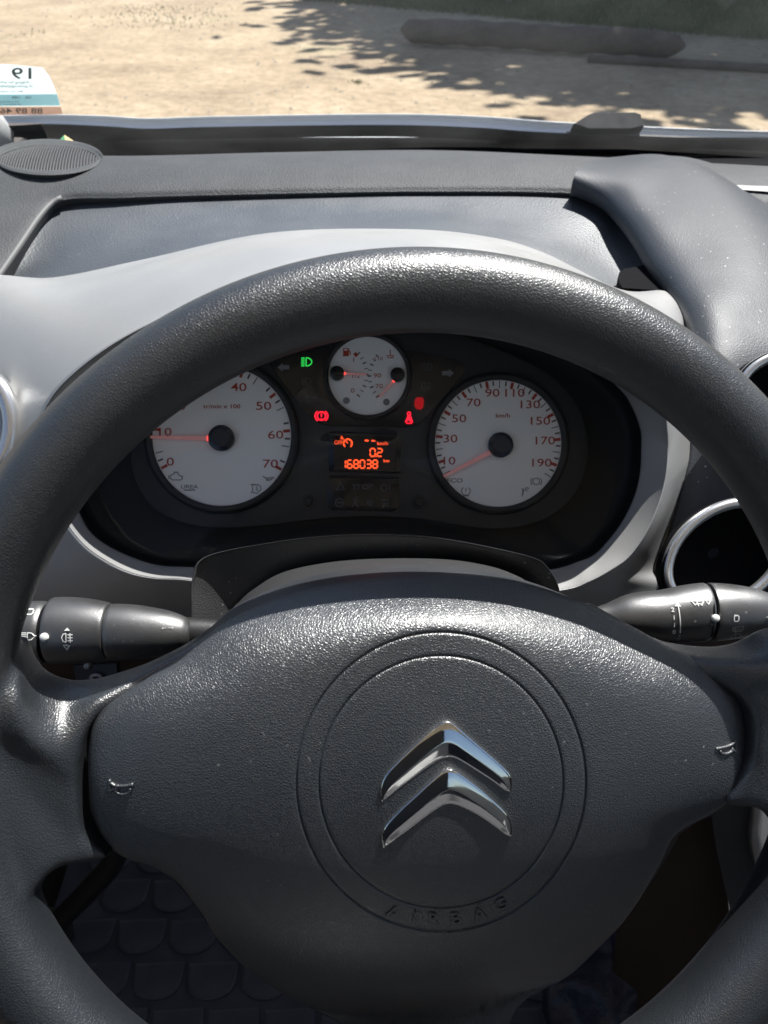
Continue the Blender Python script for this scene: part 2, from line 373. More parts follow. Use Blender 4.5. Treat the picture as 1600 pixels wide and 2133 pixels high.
# the tree whose shade falls across the yard
TX, TY = 8.2, 14.2
tr = thing('shade_tree', 'leafy tree whose shadow falls on the yard at upper right', 'tree', (TX, TY, 0))
mk('trunk', *join([tube(crv([(TX, TY, 0), (TX+.05, TY-.1, 1.5), (TX-.1, TY, 3.2), (TX+.1, TY+.1, 5)], 14), [.3-.012*i for i in range(14)], 10),
   *[tube(crv([(TX-.05, TY, 3.0), (TX+1.6*math.cos(k*1.25), TY+1.6*math.sin(k*1.25), 4.8), (TX+3.6*math.cos(k*1.25), TY+3.6*math.sin(k*1.25), 6.6)], 8), [.14-.015*i for i in range(8)], 7) for k in range(5)]]), 'bark', tr)
lv, lf = [], []
for _ in range(1400):
    while True:
        q = V((random.uniform(-1, 1), random.uniform(-1, 1), random.uniform(-1, 1)))
        if q.length < 1 and (q.length > .45 or random.random() < .3): break
    c = V((TX, TY, 6.8)) + V((q.x*6.4, q.y*5.8, q.z*3.4))
    for _k in range(26):
        p = c + V((random.gauss(0, .4), random.gauss(0, .4), random.gauss(0, .3))); n = V((random.gauss(0, 1), random.gauss(0, 1), random.gauss(.6, 1))).normalized()
        t = n.orthogonal().normalized()*.19; s = n.cross(t).normalized()*.13; o = len(lv); lv += [p-t, p-s, p+t, p+s]; lf.append((o, o+1, o+2, o+3))
mk('crown', lv, lf, 'leaves', tr, smooth=False)

# ------------------------------------------------------------------ the car around the view (roof, doors, floor)
def struct(name, vf, m, smooth=False):
    o = mk(name, *vf, m, smooth=smooth); o['kind'] = 'structure'; recalc(o); return o
H = CAM.z
struct('cabin_roof', box((.30, -.52, H+.40), 1.5, 1.28, .03), 'liner')
struct('cabin_floor', box((.30, .35, H-.975), 1.5, 2.9, .04), 'carpet')
struct('unseen_low_rear_wall', box((.30, -1.14, H-.58), 1.5, .03, .8), 'liner')  # unseen; kept low so sky light from behind reaches dials and hub
for sx, nm in ((-.47, 'door_left'), (1.05, 'door_right')):
    struct(nm, join([box((sx, 0, H-.62), .05, 2.2, .72), box((sx, -.95, H+.08), .05, .36, .66)]), 'door_card')
    struct('pillar_' + nm[5:], tube(crv([(sx, .98, H-.25), (sx+(.02 if sx < 0 else -.02), .55, H+.07), (sx+(.05 if sx < 0 else -.05), .12, H+.385)], 10), .035, 10), 'liner', True)
st = thing('driver_seat', 'dark grey cloth driver seat facing the steering wheel', 'seat', (0, -.45, H-.95))
o = mk('seat_cushion', *box((0, -.28, H-.55), .50, .50, .15), 'seat_cloth', st, False)
o2 = mk('backrest', *box((0, -.62, H-.2), .50, .14, .70), 'seat_cloth', st, False)
for q in (o, o2):
    bm = bmesh.new(); bm.from_mesh(q.data); bmesh.ops.bevel(bm, geom=bm.edges[:], offset=.05, segments=4, affect='EDGES'); bm.to_mesh(q.data); bm.free(); recalc(q)

# ------------------------------------------------------------------ windscreen, bonnet, wiper, sticker
WO = V((0, 1.02, H-.257)); WD = V((0, -.90, .62)).normalized(); WNn = V((0, WD.z, -WD.y)); WNn = V((0, -WD.z, WD.y)) if WNn.dot(CAM-WO) < 0 else WNn
def WS(px, py, off=0): return PPL(px, py, WO + WNn*off, WNn)
ws = thing('windscreen', 'dusty clear windscreen above the dashboard', 'windscreen', (.3, 1.02, H-.257))
v = []
for j in range(9):
    for i in range(21):
        x = -.46 + 1.5*i/20; c = (x-.3)/.75
        v.append(V((x, 1.02 - .04*c*c, H-.30)) + WD*(1.1*j/8) + V((0, .03*(1-abs(c)), 0)))
gl = mk('glass_pane', v, grid_faces(21, 9), 'windscreen_glass', ws)
# black printed band along the foot of the glass
top = [(-260, 262), (0, 262), (100, 258), (225, 263), (310, 268), (450, 264), (800, 260), (1000, 266), (1150, 276), (1600, 292), (2100, 305)]
bot = [(-260, 345), (0, 285), (70, 290), (170, 294), (310, 287), (450, 284), (800, 280), (1000, 287), (1150, 296), (1600, 314), (2100, 326)]
vv, ff = loft([[WS(x, y, .004) for x, y in top], [WS(x, (y+y2)/2, .006) for (x, y), (x2, y2) in zip(top, bot)], [WS(x, y, .003) for x, y in bot]], 60, 8)
mk('black_band', *back_shell(vv, ff, 60, 8, V((0, .002, -.003))), 'frit', ws)
# dark gutter between the dash pad and the glass
rows = [[PH(x, 345, -.245) for x in range(-500, 2300, 200)], [PH(x, 325, -.285) for x in range(-500, 2300, 200)], [PH(x, 296, -.30) for x in range(-500, 2300, 200)], [WS(x, 286, -.012) for x in range(-500, 2300, 200)]]
struct('windscreen_gutter', back_shell(*loft(rows, 40, 12), 40, 12, V((0, 0, -.02))), 'deep_black', True)
bn = []
edge = [(-700, 250), (-300, 248), (0, 249), (100, 247), (225, 250), (310, 255), (450, 251), (800, 246), (1000, 251), (1150, 262), (1400, 275), (1700, 285), (2300, 300)]
r0 = [P(x, y, (1.16)/(ray(x, y).y)) for x, y in edge]
rows = [[p + V((0, -.05, -.035)) for p in r0], [p + V((0, -.006, -.006)) for p in r0], r0, [p + V((0, .03, -.004)) for p in r0], [p + V((0, .35, -.12)) for p in r0], [p + V((0, .75, -.36)) for p in r0]]
vv, ff = loft(rows, 80, 40)
o = mk('bonnet', *back_shell(vv, ff, 80, 40, V((0, 0, -.012))), 'paint'); tag(o, 'pale silver bonnet edge showing just past the windscreen foot', 'bonnet'); recalc(o)
wp = thing('windscreen_wiper', 'black wiper arm with its pivot cap resting at the windscreen foot', 'wiper', P(1260, 290, 1.0))
def WB(px, py, z=0): return P(px, py, .99) - FWD*z*.001
PXB[0] = 3
o = mk('pivot_cap', *prism([(1185, 278), (1215, 259), (1228, 254), (1310, 254), (1322, 258), (1328, 284), (1300, 291), (1215, 291)], WB, 0, 26, 6), 'black_plastic', wp); sharp(o)
o = mk('arm', *tube(crv([P(1180, 284, .98), P(1330, 290, .985), P(1480, 296, .99), P(1750, 306, 1.0)], 20), .006, 8), 'rubber', wp)
o = mk('blade', *tube(crv([P(1040, 284, .975), P(1300, 300, .975), P(1480, 312, .975), P(1750, 326, .98)], 20), .005, 8), 'rubber', wp)
o = mk('nozzle', *tube([P(1225, 288, .98), P(1330, 286, .98)], .005, 8), 'console_grey', wp)
# sticker on the glass, printed to be read from outside
sk = thing('parking_sticker', 'torn white and pale blue paper permit stuck to the windscreen corner, print reversed', 'sticker', WS(50, 240, .006))
def SK(px, py, z=0): return WS(px, py, .008 + z*.0002)
PXB[0] = .3
mk('paper', *prism([(-120, 132), (20, 134), (62, 138), (90, 141), (98, 152), (104, 160), (112, 178), (119, 197), (126, 221), (-120, 223)], SK, -1, 0), 'paper', sk, False)
mk('blue_panel', *prism([(-120, 198), (118.8, 196), (125.6, 219.5), (-120, 221.5)], SK, 0.3, .8), 'paper_blue', sk, False)
mk('number_strip', *prism([(-120, 224), (126.5, 222.5), (131, 238), (-120, 242)], SK, -1, 0), 'paper_strip', sk, False)
for s, x, y, h, sx, m in [('19', 45, 153, 24, 1.6, 'ink'), ('Adgang for erhverv', 22, 172, 7, 1.35, 'ink_teal'), ('til genbrugspladsen', 30, 180, 7, 1.35, 'ink_teal'),
                      ('Max. 3,5 t totalvægt tilladt', 10, 191, 4.5, 1.5, 'ink_teal'), ('NR.   1284', 45, 203, 5, 1.3, 'ink_teal'), ('Skal medbringes synligt i bilen', 2, 212, 4, 1.5, 'ink_teal'),
                      ('ved indkørsel til pladsen hver gang', 2, 217.5, 4, 1.45, 'ink_teal'), ('88 89 467', 38, 231, 12, 1.55, 'ink')]:
    mk('lettering', *text(s, x, y, h, SK, 1.4, sx, mirror=True), m, sk, False)
lw = thing('dry_leaf', 'small folded green and straw-coloured leaf tucked behind the loudspeaker', 'leaf', P(140, 300, .86))
lv = [P(112, 304, .855), P(134, 281, .865), P(167, 302, .855), P(150, 300, .87), P(127, 299, .85), P(136, 292, .852)]
mk('green_half', [lv[0], lv[1], lv[5], lv[4]], [(0, 1, 2, 3)], 'leaf_green', lw, False)
mk('straw_half', [lv[1], lv[2], lv[3], lv[5]], [(0, 1, 2, 3)], 'straw', lw, False)

# ------------------------------------------------------------------ dashboard
da = thing('dashboard', 'dark grey moulded dashboard with silver instrument surround and round vents', 'dashboard', (.25, .7, H-.6))
# top pad
back = [(-560, 430), (-430, 385), (-320, 355), (-220, 335), (-120, 327), (0, 324), (200, 325), (330, 324), (600, 317), (900, 313), (1200, 325), (1600, 346), (2050, 366)]
front = [(-120, 760), (-60, 660), (0, 575), (40, 517), (85, 452), (130, 414), (250, 409), (380, 405), (650, 399), (900, 396), (1200, 400), (1600, 430), (2050, 452)]
hf = [-.275, -.264, -.252, -.243, -.233, -.226, -.224, -.223, -.222, -.222, -.222, -.224, -.224]
r_b = [PH(x, y, -.216) for x, y in back]; r_f = [PH(x, y, h) for (x, y), h in zip(front, hf)]
r_m = [a.lerp(b, .5) + V((0, 0, .007)) for a, b in zip(r_b, r_f)]; r_m2 = [a.lerp(b, .9) + V((0, 0, .004)) for a, b in zip(r_b, r_f)]
lip = [p + V((0, .0, -.003)) for p in r_f]; lip2 = [p + V((0, .010, -.014)) for p in r_f]
bk2 = [p + V((0, .02, -.012)) for p in r_b]; bk3 = [p + V((0, .03, -.05)) for p in r_b]
vv, ff = loft([bk3, bk2, r_b, r_m, r_m2, r_f, lip, lip2], 120, 50)
recalc(mk('top_pad', vv, ff, 'dash_pad', da))
# pale piping along the pad's left front edge
mk('edge_piping', *tube(crv([PH(x, y, h) + V((0, -.002, .0015)) for (x, y), h in zip([(-60, 662), (0, 577), (40, 519), (85, 453), (112, 424), (131, 414)], [-.264, -.252, -.243, -.233, -.228, -.226])], 40), .0024, 8), 'piping', da)
# sloping panel in front of the pad
topc = [(-40, 620), (0, 560), (40, 505), (85, 440), (128, 402), (250, 400), (380, 396), (650, 390), (900, 388), (1195, 392), (1260, 428), (1300, 470), (1340, 530), (1380, 600)]
botc = [(-60, 700), (-10, 600), (60, 596), (120, 594), (190, 590), (300, 560), (420, 530), (640, 498), (860, 497), (1010, 512), (1110, 540), (1200, 580), (1290, 625), (1370, 640)]
ht = [-.262, -.253, -.245, -.235, -.229, -.2275, -.2265, -.2255, -.2255, -.2255, -.230, -.238, -.242, -.246]
hb = [-.27, -.262, -.258, -.254, -.248, -.236, -.226, -.219, -.217, -.220, -.226, -.236, -.246, -.25]
rt = [PH(x, y, h) for (x, y), h in zip(topc, ht)]; rb = [PH(x, y, h) for (x, y), h in zip(botc, hb)]
rm = [a.lerp(b, .5) + V((0, 0, -.006)) for a, b in zip(rt, rb)]
recalc(mk('slope_panel', *loft([rt, rm, rb], 90, 24), 'dash_slope', da))
# silver instrument surround: opening edge -> bevel -> outer shell
O_ = [(145, 1030), (150, 985), (175, 925), (250, 850), (400, 755), (560, 682), (720, 650), (880, 640), (1000, 652), (1110, 686), (1210, 735), (1292, 807), (1319, 845), (1337, 894), (1339, 931), (1336, 987), (1324, 1035), (1300, 1086), (1270, 1127), (1240, 1157), (1206, 1172), (1146, 1189), (1000, 1200), (780, 1205), (560, 1200), (420, 1184), (337, 1180), (281, 1165), (225, 1139), (187, 1109), (165, 1072)]
K_ = [(98, 1020), (72, 960), (86, 866), (140, 788), (262, 700), (430, 628), (640, 584), (880, 572), (1030, 588), (1160, 632), (1290, 715), (1360, 800), (1383, 845), (1389, 890), (1391, 931), (1387, 987), (1374, 1040), (1349, 1101), (1311, 1157), (1270, 1187), (1225, 1210), (1169, 1228), (1000, 1245), (780, 1250), (560, 1240), (405, 1209), (319, 1203), (262, 1189), (206, 1159), (169, 1129), (135, 1085)]
B_ = [(-150, 1000), (-190, 880), (-170, 720), (-60, 582), (110, 578), (300, 540), (560, 485), (840, 477), (1010, 492), (1130, 525), (1290, 602), (1385, 606), (1420, 640), (1428, 690), (1440, 800), (1440, 930), (1430, 985), (1405, 1062), (1375, 1140), (1360, 1187), (1371, 1225), (1300, 1300), (1000, 1330), (780, 1330), (560, 1330), (400, 1330), (260, 1330), (100, 1320), (-20, 1280), (-60, 1200), (-120, 1100)]
DB = [.53, .555, .575, .586, .585, .575, .562, .556, .552, .55, .556, .555, .54, .525, .505, .495, .492, .49, .49, .49, .49, .495, .5, .5, .5, .5, .5, .5, .505, .51, .52]
DKS = [.458, .456, .45, .44, .428, .416, .408, .404, .404, .408, .416, .428, .440, .45] + [.456]*17
ro = [P(x, y, .480) for x, y in O_]; ro1 = [P(x, y, .474) for x, y in O_]; rk = [P(x, y, d) for (x, y), d in zip(K_, DKS)]; rbb = [P(x, y, d) for (x, y), d in zip(B_, DB)]
rk1 = [a.lerp(b, .10) for a, b in zip(rk, ro1)]; rk2 = [a.lerp(b, .07) + FWD*-.0015 for a, b in zip(rk, rbb)]
r1 = [a.lerp(b, .45) + UP*.006 - FWD*.006 for a, b in zip(rk, rbb)]
low = [i for i in range(31) if 15 <= i <= 30 or i == 0]
r1 = [a.lerp(b, .45) - FWD*.004 if i in low else p for i, (a, b, p) in enumerate(zip(rk, rbb, r1))]
end = [p + FWD*.03 for p in rbb]
NU = 248
vv, ff = loft([ro, ro1, rk1, rk, rk2, r1, rbb], NU, 40, True)
recalc(mk('instrument_surround', vv, ff, 'silver', da))
# dark slot where the surround meets the hump
PXB[0] = 2
o = mk('slot', *prism([(1287, 578), (1290, 568), (1300, 561), (1343, 553), (1400, 560), (1400, 607), (1297, 601), (1291, 592)], lambda x, y, z: PH(x, y, -.2375) + V((0, 0, z*.001)), -6, .4), 'deep_black', da); sharp(o)
# hump beside the instruments, running into the middle of the dashboard
L0 = [(1188, 404, .672), (1250, 430, .655), (1290, 470, .630), (1322, 515, .604), (1352, 565, .580), (1392, 615, .553), (1428, 680, .523), (1438, 780, .500), (1438, 920, .493), (1400, 1075, .492), (1362, 1190, .492)]
L1 = [(1197, 366, .662), (1270, 398, .646), (1310, 440, .620), (1343, 485, .595), (1375, 536, .571), (1414, 586, .545), (1450, 656, .515), (1466, 766, .492), (1458, 925, .488), (1425, 1078, .487), (1390, 1198, .487)]
L1b = [(1222, 340, .684), (1310, 364, .655), (1360, 412, .624), (1402, 462, .594), (1442, 516, .567), (1478, 572, .540), (1506, 645, .510), (1514, 762, .487), (1500, 925, .484), (1465, 1075, .482), (1440, 1200, .482)]
L2 = [(1290, 326, .736), (1370, 322, .708), (1450, 352, .668), (1510, 405, .626), (1555, 470, .586), (1590, 550, .549), (1612, 640, .517), (1618, 740, .494), (1585, 900, .484), (1560, 1060, .480), (1540, 1200, .480)]
L3 = [(1420, 326, .742), (1490, 350, .716), (1570, 405, .670), (1640, 465, .626), (1700, 530, .586), (1750, 610, .551), (1780, 690, .520), (1790, 780, .50), (1730, 920, .486), (1720, 1060, .482), (1700, 1200, .482)]
L4 = [(1500, 345, .78), (1570, 370, .765), (1660, 420, .72), (1740, 480, .67), (1800, 540, .62), (1850, 620, .58), (1880, 700, .545), (1900, 800, .52), (1900, 920, .50), (1900, 1060, .49), (1900, 1200, .49)]
rows = [[P(x, y, d+.02) for x, y, d in L0]] + [[P(*q) for q in r] for r in (L0, L1, L1b, L2, L3, L4)]
recalc(mk('hump', *loft(rows, 80, 50), 'dash_hump', da))
# passenger-side shelf with its bright strip
mk('passenger_shelf', *loft([[PH(1490, 362, -.214), PH(1700, 372, -.214), PH(2000, 385, -.214)], [PH(1540, 395, -.216), PH(1700, 405, -.216), PH(2000, 420, -.216)]], 16, 6), 'silver', da)
# lower knee panel under the instruments and behind the column, shaded silver painted brown
kn = [[P(x, 1240, .505) for x in (-300, 0, 300, 700, 1000, 1300, 1700)], [P(x, 1330, .515) for x in (-300, 0, 300, 700, 1000, 1300, 1700)], [P(x, 1400, .545) for x in (-300, 0, 300, 700, 1000, 1300, 1700)], [P(x, 1440, .62) for x in (-300, 0, 300, 700, 1000, 1300, 1700)], [P(x, 1420, .75) for x in (-300, 0, 300, 700, 1000, 1300, 1700)]]
recalc(mk('knee_panel', *loft(kn, 40, 24), 'brown_and_shaded_silver', da))
# fuse flap with its screw and clip behind the left stalk
PXB[0] = 2
o = mk('fuse_flap', *prism([(155, 1385), (245, 1380), (250, 1425), (163, 1430)], lambda x, y, z: P(x, y, .508) - FWD*z*.001, -4, 2, 1), 'black_plastic', da); sharp(o)
o = mk('screw', *prism(ell(182, 1387, 6, 6, 16), lambda x, y, z: P(x, y, .504) - FWD*z*.001, -2, 2, 1), 'print_grey', da); sharp(o)
mk('clip', *tube([P(200+11*math.cos(k*.52), 1412+6*math.sin(k*.52), .503) for k in range(12)], .0011, 6, True), 'print_grey', da)
# round vents: ring + dark inside
def vent(pts, d, r, disc, depth=.02):
    ring = crv([P(x, y, d) for x, y in pts], 80, True)
    vo = mk('air_vent', *tube(ring, r, 12, True), 'silver_ring', da); vo['label'] = 'round air vent with silver ring'
    c = sum(ring, V((0, 0, 0)))/len(ring)
    rr = [[p.lerp(c, -.09) - FWD*.002 + FWD*.012 for p in ring], [p.lerp(c, -.10) - FWD*.001 for p in ring], [p.lerp(c, -.04) - FWD*.002 for p in ring], [p.lerp(c, .03) + FWD*.001 for p in ring], [p.lerp(c, .10) + FWD*depth for p in ring], [p.lerp(c, .9) + FWD*depth*1.3 for p in ring]]
    vv, ff = loft(rr, 80, 24, True)
    recalc(mk('vent_cup', vv, ff, disc, vo)); return vo
vent([(1513 + 135*math.cos(t)*-.828 - 94.6*math.sin(t)*.561, 1156 + 135*math.cos(t)*.561 - 94.6*math.sin(t)*.828) for t in [2*math.pi*k/28 for k in range(28)]], .452, .0034, 'deep_black', .014)
vent([(1531, 830), (1546, 790), (1564, 768), (1588, 752), (1615, 742), (1662, 737), (1712, 760), (1742, 810), (1747, 870), (1722, 930), (1672, 962), (1612, 957), (1562, 922), (1536, 880)], .460, .0034, 'deep_black', .010)
vent([(x, y) for x, y in ell(-88, 885, 112, 128, 20)], .462, .0055, 'silver', .006)
# loudspeaker in the left corner of the pad
HS = -.2132
spk = [(x, y) for x, y in ell(100, 333, 104, 31, 64)]
base = [PH(100+(x-100)*1.16, 334+(y-333)*1.14, -.2205) for x, y in spk]; ring = [PH(x, y, HS) for x, y in spk]
cc = sum(ring, V((0, 0, 0)))/64
so_ = mk('speaker_bezel', *loft([base, [a.lerp(b, .5)+V((0, 0, .005)) for a, b in zip(base, ring)], [p.lerp(cc, -.06)+V((0, 0, .0005)) for p in ring], ring, [p.lerp(cc, .02)+V((0, 0, -.003)) for p in ring]], 128, 24, True), 'dash_pad', da); recalc(so_)
rr = [[p.lerp(cc, k) + V((0, 0, -.0015 + .003*k)) for p in ring] for k in (.025, .35, .7, .97)]
gr = mk('speaker_grille', *loft(rr, 64, 10, True), 'grille_back', so_); recalc(gr)
gv = []
rx = max((p-cc).x for p in ring); ry = max((p-cc).y for p in ring)
for k in range(-17, 18):
    t = k/17.6; xx = cc.x + t*rx*.96; w = math.sqrt(max(0, 1-t*t))*ry*.95; z0 = cc.z + .0026 - .0022*t*t
    gv.append(tube([V((xx - .012*q*w/ry, cc.y + q*w, z0 - .0024*q*q)) for q in (-1, -.6, -.2, .2, .6, 1)], .00105, 6))
mk('grille_ribs', *join(gv), 'grille', so_, kind='stuff')

# ------------------------------------------------------------------ instrument cluster
DC = .522
def CP(px, py, z=0): return P(px, py, DC) - FWD*(z*.001)            # z in millimetres towards the driver
ic = thing('instrument_cluster', 'black instrument cluster with pale dials, red numerals and orange display', 'instrument cluster', CP(760, 1090))
plate = [(272, 940), (285, 1010), (320, 1058), (375, 1086), (450, 1099), (550, 1094), (680, 1079), (760, 1075), (850, 1078), (950, 1093), (1030, 1101), (1100, 1093), (1160, 1066), (1203, 1020), (1224, 960), (1222, 900), (1200, 840), (1150, 785), (1080, 745), (980, 705), (880, 672), (768, 660), (640, 680), (540, 720), (420, 760), (340, 810), (290, 870)]
pc = [(p.x, p.y) for p in crv([V((x, y, 0)) for x, y in plate], 110, True)]
PXB[0] = 4
o = mk('face_plate', *prism(pc, CP, -8, 0, 1.5), 'cluster_plate', ic); sharp(o)
# tunnel walls between the surround's opening and the plate
oc = (750, 905)
tun = [[P(x, y, .4815) for x, y in O_]]
def shrink(k): return [(oc[0]+(x-oc[0])*k, oc[1]+(y-oc[1])*k) for x, y in O_]
tun += [[P(x, y, d) for x, y in shrink(k)] for k, d in ((1.0, .50), (.97, .525), (.88, .533), (.5, .536))]
recalc(mk('tunnel', *loft(tun, 124, 24, True), 'tunnel', ic))
def dial(nm, cx, cy, r, rb, label):
    PXB[0] = 2.5
    d = mk(nm, *prism(ell(cx, cy, r, r, 96), CP, .5, 1.2), 'dial_white', ic, False); d['label'] = label
    v = []
    for (rr, z) in ((r-.5, 1.0), (r-.5, 3.0), (r+3, 5.2), (r+(rb-r)*.6, 5.4), (rb, 4.0), (rb+2, 0)):
        v += [CP(x, y, z) for x, y in ell(cx, cy, rr, rr, 96)]
    recalc(mk('bezel', v, grid_faces(96, 6, True), 'black_plastic', d)); return d
def ticks(d, cx, cy, r, spec, m, w):
    mk('tick_marks', *join([strokes([[(cx+(r-a)*math.cos(R(t)), cy-(r-a)*math.sin(R(t))), (cx+(r-b)*math.cos(R(t)), cy-(r-b)*math.sin(R(t)))]], ww, CP, 1.5) for t, a, b, ww in spec]), m, d, False, kind='stuff')
def pole(nm, x, y, r, d, h=6):
    PXB[0] = 3
    o = mk(nm, *prism(ell(x, y, r, r, 40), CP, 1.2, h, 1.5), 'gloss_black', d); return sharp(o)
def needle(d, x0, y0, x1, y1, w0, w1, z=4.0):
    t = V((x1-x0, y1-y0)).normalized(); n = V((-t.y, t.x))
    o = mk('needle', *prism([(x0+n.x*w0, y0+n.y*w0), (x1+n.x*w1, y1+n.y*w1), (x1-n.x*w1, y1-n.y*w1), (x0-n.x*w0, y0-n.y*w0)], CP, z-.6, z), 'needle', d, False)
    xa, ya = x0+t.x*9, y0+t.y*9
    mk('needle_root', *prism([(x0+n.x*w0*1.1, y0+n.y*w0*1.1), (xa+n.x*w0*1.1, ya+n.y*w0*1.1), (xa-n.x*w0*1.1, ya-n.y*w0*1.1), (x0-n.x*w0*1.1, y0-n.y*w0*1.1)], CP, z+.05, z+.5), 'needle_tip', d, False)
# rev counter
cx, cy, r = 463, 909, 145
T = dial('rev_counter', cx, cy, r, 160, 'pale round rev counter marked 0 to 70')
a0, st_ = 208, 33.9
ticks(T, cx, cy, r, [(a0-st_*k, 3, 17, 6) for k in range(8)], 'dial_red', 6)
ticks(T, cx, cy, r, [(a0-st_*k/5, 3, 14 if k % 5 in (1, 4) else 19, 3.5 if k % 5 in (1, 4) else 1.8) for k in range(36) if k % 5 and k % 5 != 3], 'dial_dark', 3)
for s, x, y in [('0', 356, 962), ('10', 346, 900), ('20', 372, 846), ('30', 426, 808), ('40', 498, 807), ('50', 550, 846), ('60', 575, 906), ('70', 564, 966)]:
    mk('numeral', *text(s, x, y, 17, CP, 1.5, 1.4, bold=.002), 'dial_red', T, False)
mk('unit_lettering', *text('tr/min x 100', 463, 847, 8.5, CP, 1.5, 1.3), 'dial_red', T, False)
def ico(par, lines, w=1.8, m='icon_grey', z=1.5): return mk('icon', *strokes(lines, w, CP, z), m, par, False)
ico(T, [[(356, 992), (360, 988), (364, 988), (364, 984), (372, 984), (372, 988), (377, 992), (381, 992), (381, 998), (377, 1000), (372, 1000), (361, 1000), (356, 996), (356, 992)], [(353, 990), (353, 998)]])
mk('icon', *text('UREA', 396, 1014, 8, CP, 1.5, 1.3), 'icon_grey', T, False); ico(T, [[(384, 1021), (408, 1021)]], 2.5)
ico(T, [[(524, 1010), (540, 1010), (544, 1014), (544, 1020), (536, 1028), (530, 1026), (524, 1026), (527, 1022), (527, 1014), (524, 1010)]]); mk('icon', *text('S', 536, 1018, 9, CP, 1.5), 'icon_grey', T, False)
ico(T, [[(548, 992), (556, 997), (556, 1000), (564, 1000), (572, 994), (567, 994), (564, 996), (552, 996)], [(574, 999), (574, 1001)]])
pole('pivot', 464, 914, 27, T); needle(T, 444, 914.5, 312, 911.5, 5, 3)
PXB[0] = 1; o = mk('pivot_cap', *prism(ell(464, 914, 19, 19, 32), CP, 5.9, 7.5, 1), 'black_plastic', T); sharp(o)
# speedometer
cx, cy, r = 1037, 924, 132
S = dial('speedometer', cx, cy, r, 147, 'pale round speedometer marked 10 to 190')
st_ = 24.25
ticks(S, cx, cy, r, [(197.7-st_*k, 2, 16, 6) for k in range(10)], 'dial_red', 6)
ticks(S, cx, cy, r, [(209.8-st_*k/4, 2, 12 if k % 2 else 17, 3 if k % 2 else 1.6) for k in range(41) if (k-2) % 4], 'dial_dark', 3)
for s, x, y in [('10', 936, 960), ('30', 938, 914), ('50', 956, 872), ('70', 986, 839), ('90', 1025, 819), ('110', 1072, 819), ('130', 1104, 843), ('150', 1125, 877), ('170', 1135, 918), ('190', 1128, 964)]:
    mk('numeral', *text(s, x, y, 16.5, CP, 1.5, 1.35, bold=.002), 'dial_red', S, False)
mk('unit_lettering', *text('km/h', 1047, 866, 8.5, CP, 1.5, 1.3), 'dial_red', S, False)
mk('icon', *text('ECO', 947, 1001, 9, CP, 1.5, 1.35), 'icon_grey', S, False)
ico(S, [arc(970, 1023, 9, 125, 415, 14) , [(963, 1033), (977, 1033)], [(970, 1017), (970, 1024)], [(970, 1027), (970, 1029)]])
ico(S, [arc(1116, 1003, 7, 0, 360, 14), arc(1116, 1003, 11, 140, 220, 6), arc(1116, 1003, 11, -40, 40, 6)])
ico(S, [[(1086, 1018), (1090, 1020), (1087, 1034)], arc(1097, 1019, 3, 0, 300, 8)], 2.2)
pole('pivot', 1041, 928, 26, S); needle(S, 1031, 937, 923, 993, 5, 3)
PXB[0] = 1; o = mk('pivot_cap', *prism(ell(1041, 928, 18, 18, 32), CP, 5.9, 7.5, 1), 'black_plastic', S); sharp(o)
# glossy fan-shaped lamp panel and the fuel / temperature dial on it
PXB[0] = 1
lp = mk('lamp_panel', *prism([(560, 758), (601, 740), (678, 722), (768, 712), (846, 728), (945, 749), (965, 757), (970, 771), (956, 790), (878, 880), (864, 888), (846, 891), (690, 888), (668, 884), (650, 874)], CP, 0, .8), 'gloss_black', ic, False)
F_ = dial('fuel_dial', 766, 784, 82, 91, 'small pale round fuel and temperature dial')
for s, x, y, h in [('1', 737, 750, 9), ('0', 735, 814, 9), ('1/2', 742, 784, 8), ('90', 786, 783, 9), ('70', 790, 805, 9), ('110', 789, 748, 7)]:
    mk('numeral', *text(s, x, y, h, CP, 1.5, 1.3, bold=.002), 'dial_red', F_, False)
ticks(F_, 700, 781, 64, [(t, -4, 4, 2.6 if k % 2 == 0 else 1.6) for k, t in enumerate((43, 32, 22, 11, 0, -11, -22, -32, -43))], 'dial_dark', 2)
ticks(F_, 832, 784, 62, [(t, -4, 4, 2.6 if k % 2 == 0 else 1.6) for k, t in enumerate((138, 148, 158, 169, 180, 191, 202, 213, 223))], 'dial_dark', 2)
ico(F_, [[(716, 742), (716, 727), (726, 727), (726, 742), (714, 742)], [(717, 732), (725, 732)], [(726, 731), (730, 734), (730, 740)]], 1.8, 'dial_red')
mk('icon', *prism([(717, 733), (725, 733), (725, 741), (717, 741)], CP, 1.3, 1.5), 'dial_red', F_, False); mk('icon', *prism([(741, 734), (747, 740), (742, 745), (736, 739)], CP, 1.3, 1.5), 'dial_red', F_, False)
ico(F_, [[(813, 729), (813, 741)], [(805, 741), (809, 743), (813, 741), (817, 743), (821, 741)], [(807, 746), (820, 746)]], 1.8, 'dial_red')
for x, y in ((722, 835), (805, 838)): mk('lens_dot', *prism(ell(x, y, 7, 7, 20), CP, 1.2, 1.5), 'icon_grey', F_, False)
pole('pivot', 703, 780, 15, F_); pole('pivot', 828, 783, 15, F_)
needle(F_, 711, 780, 764, 782, 2.6, 1.8); needle(F_, 825, 790, 790, 829, 2.6, 1.8)
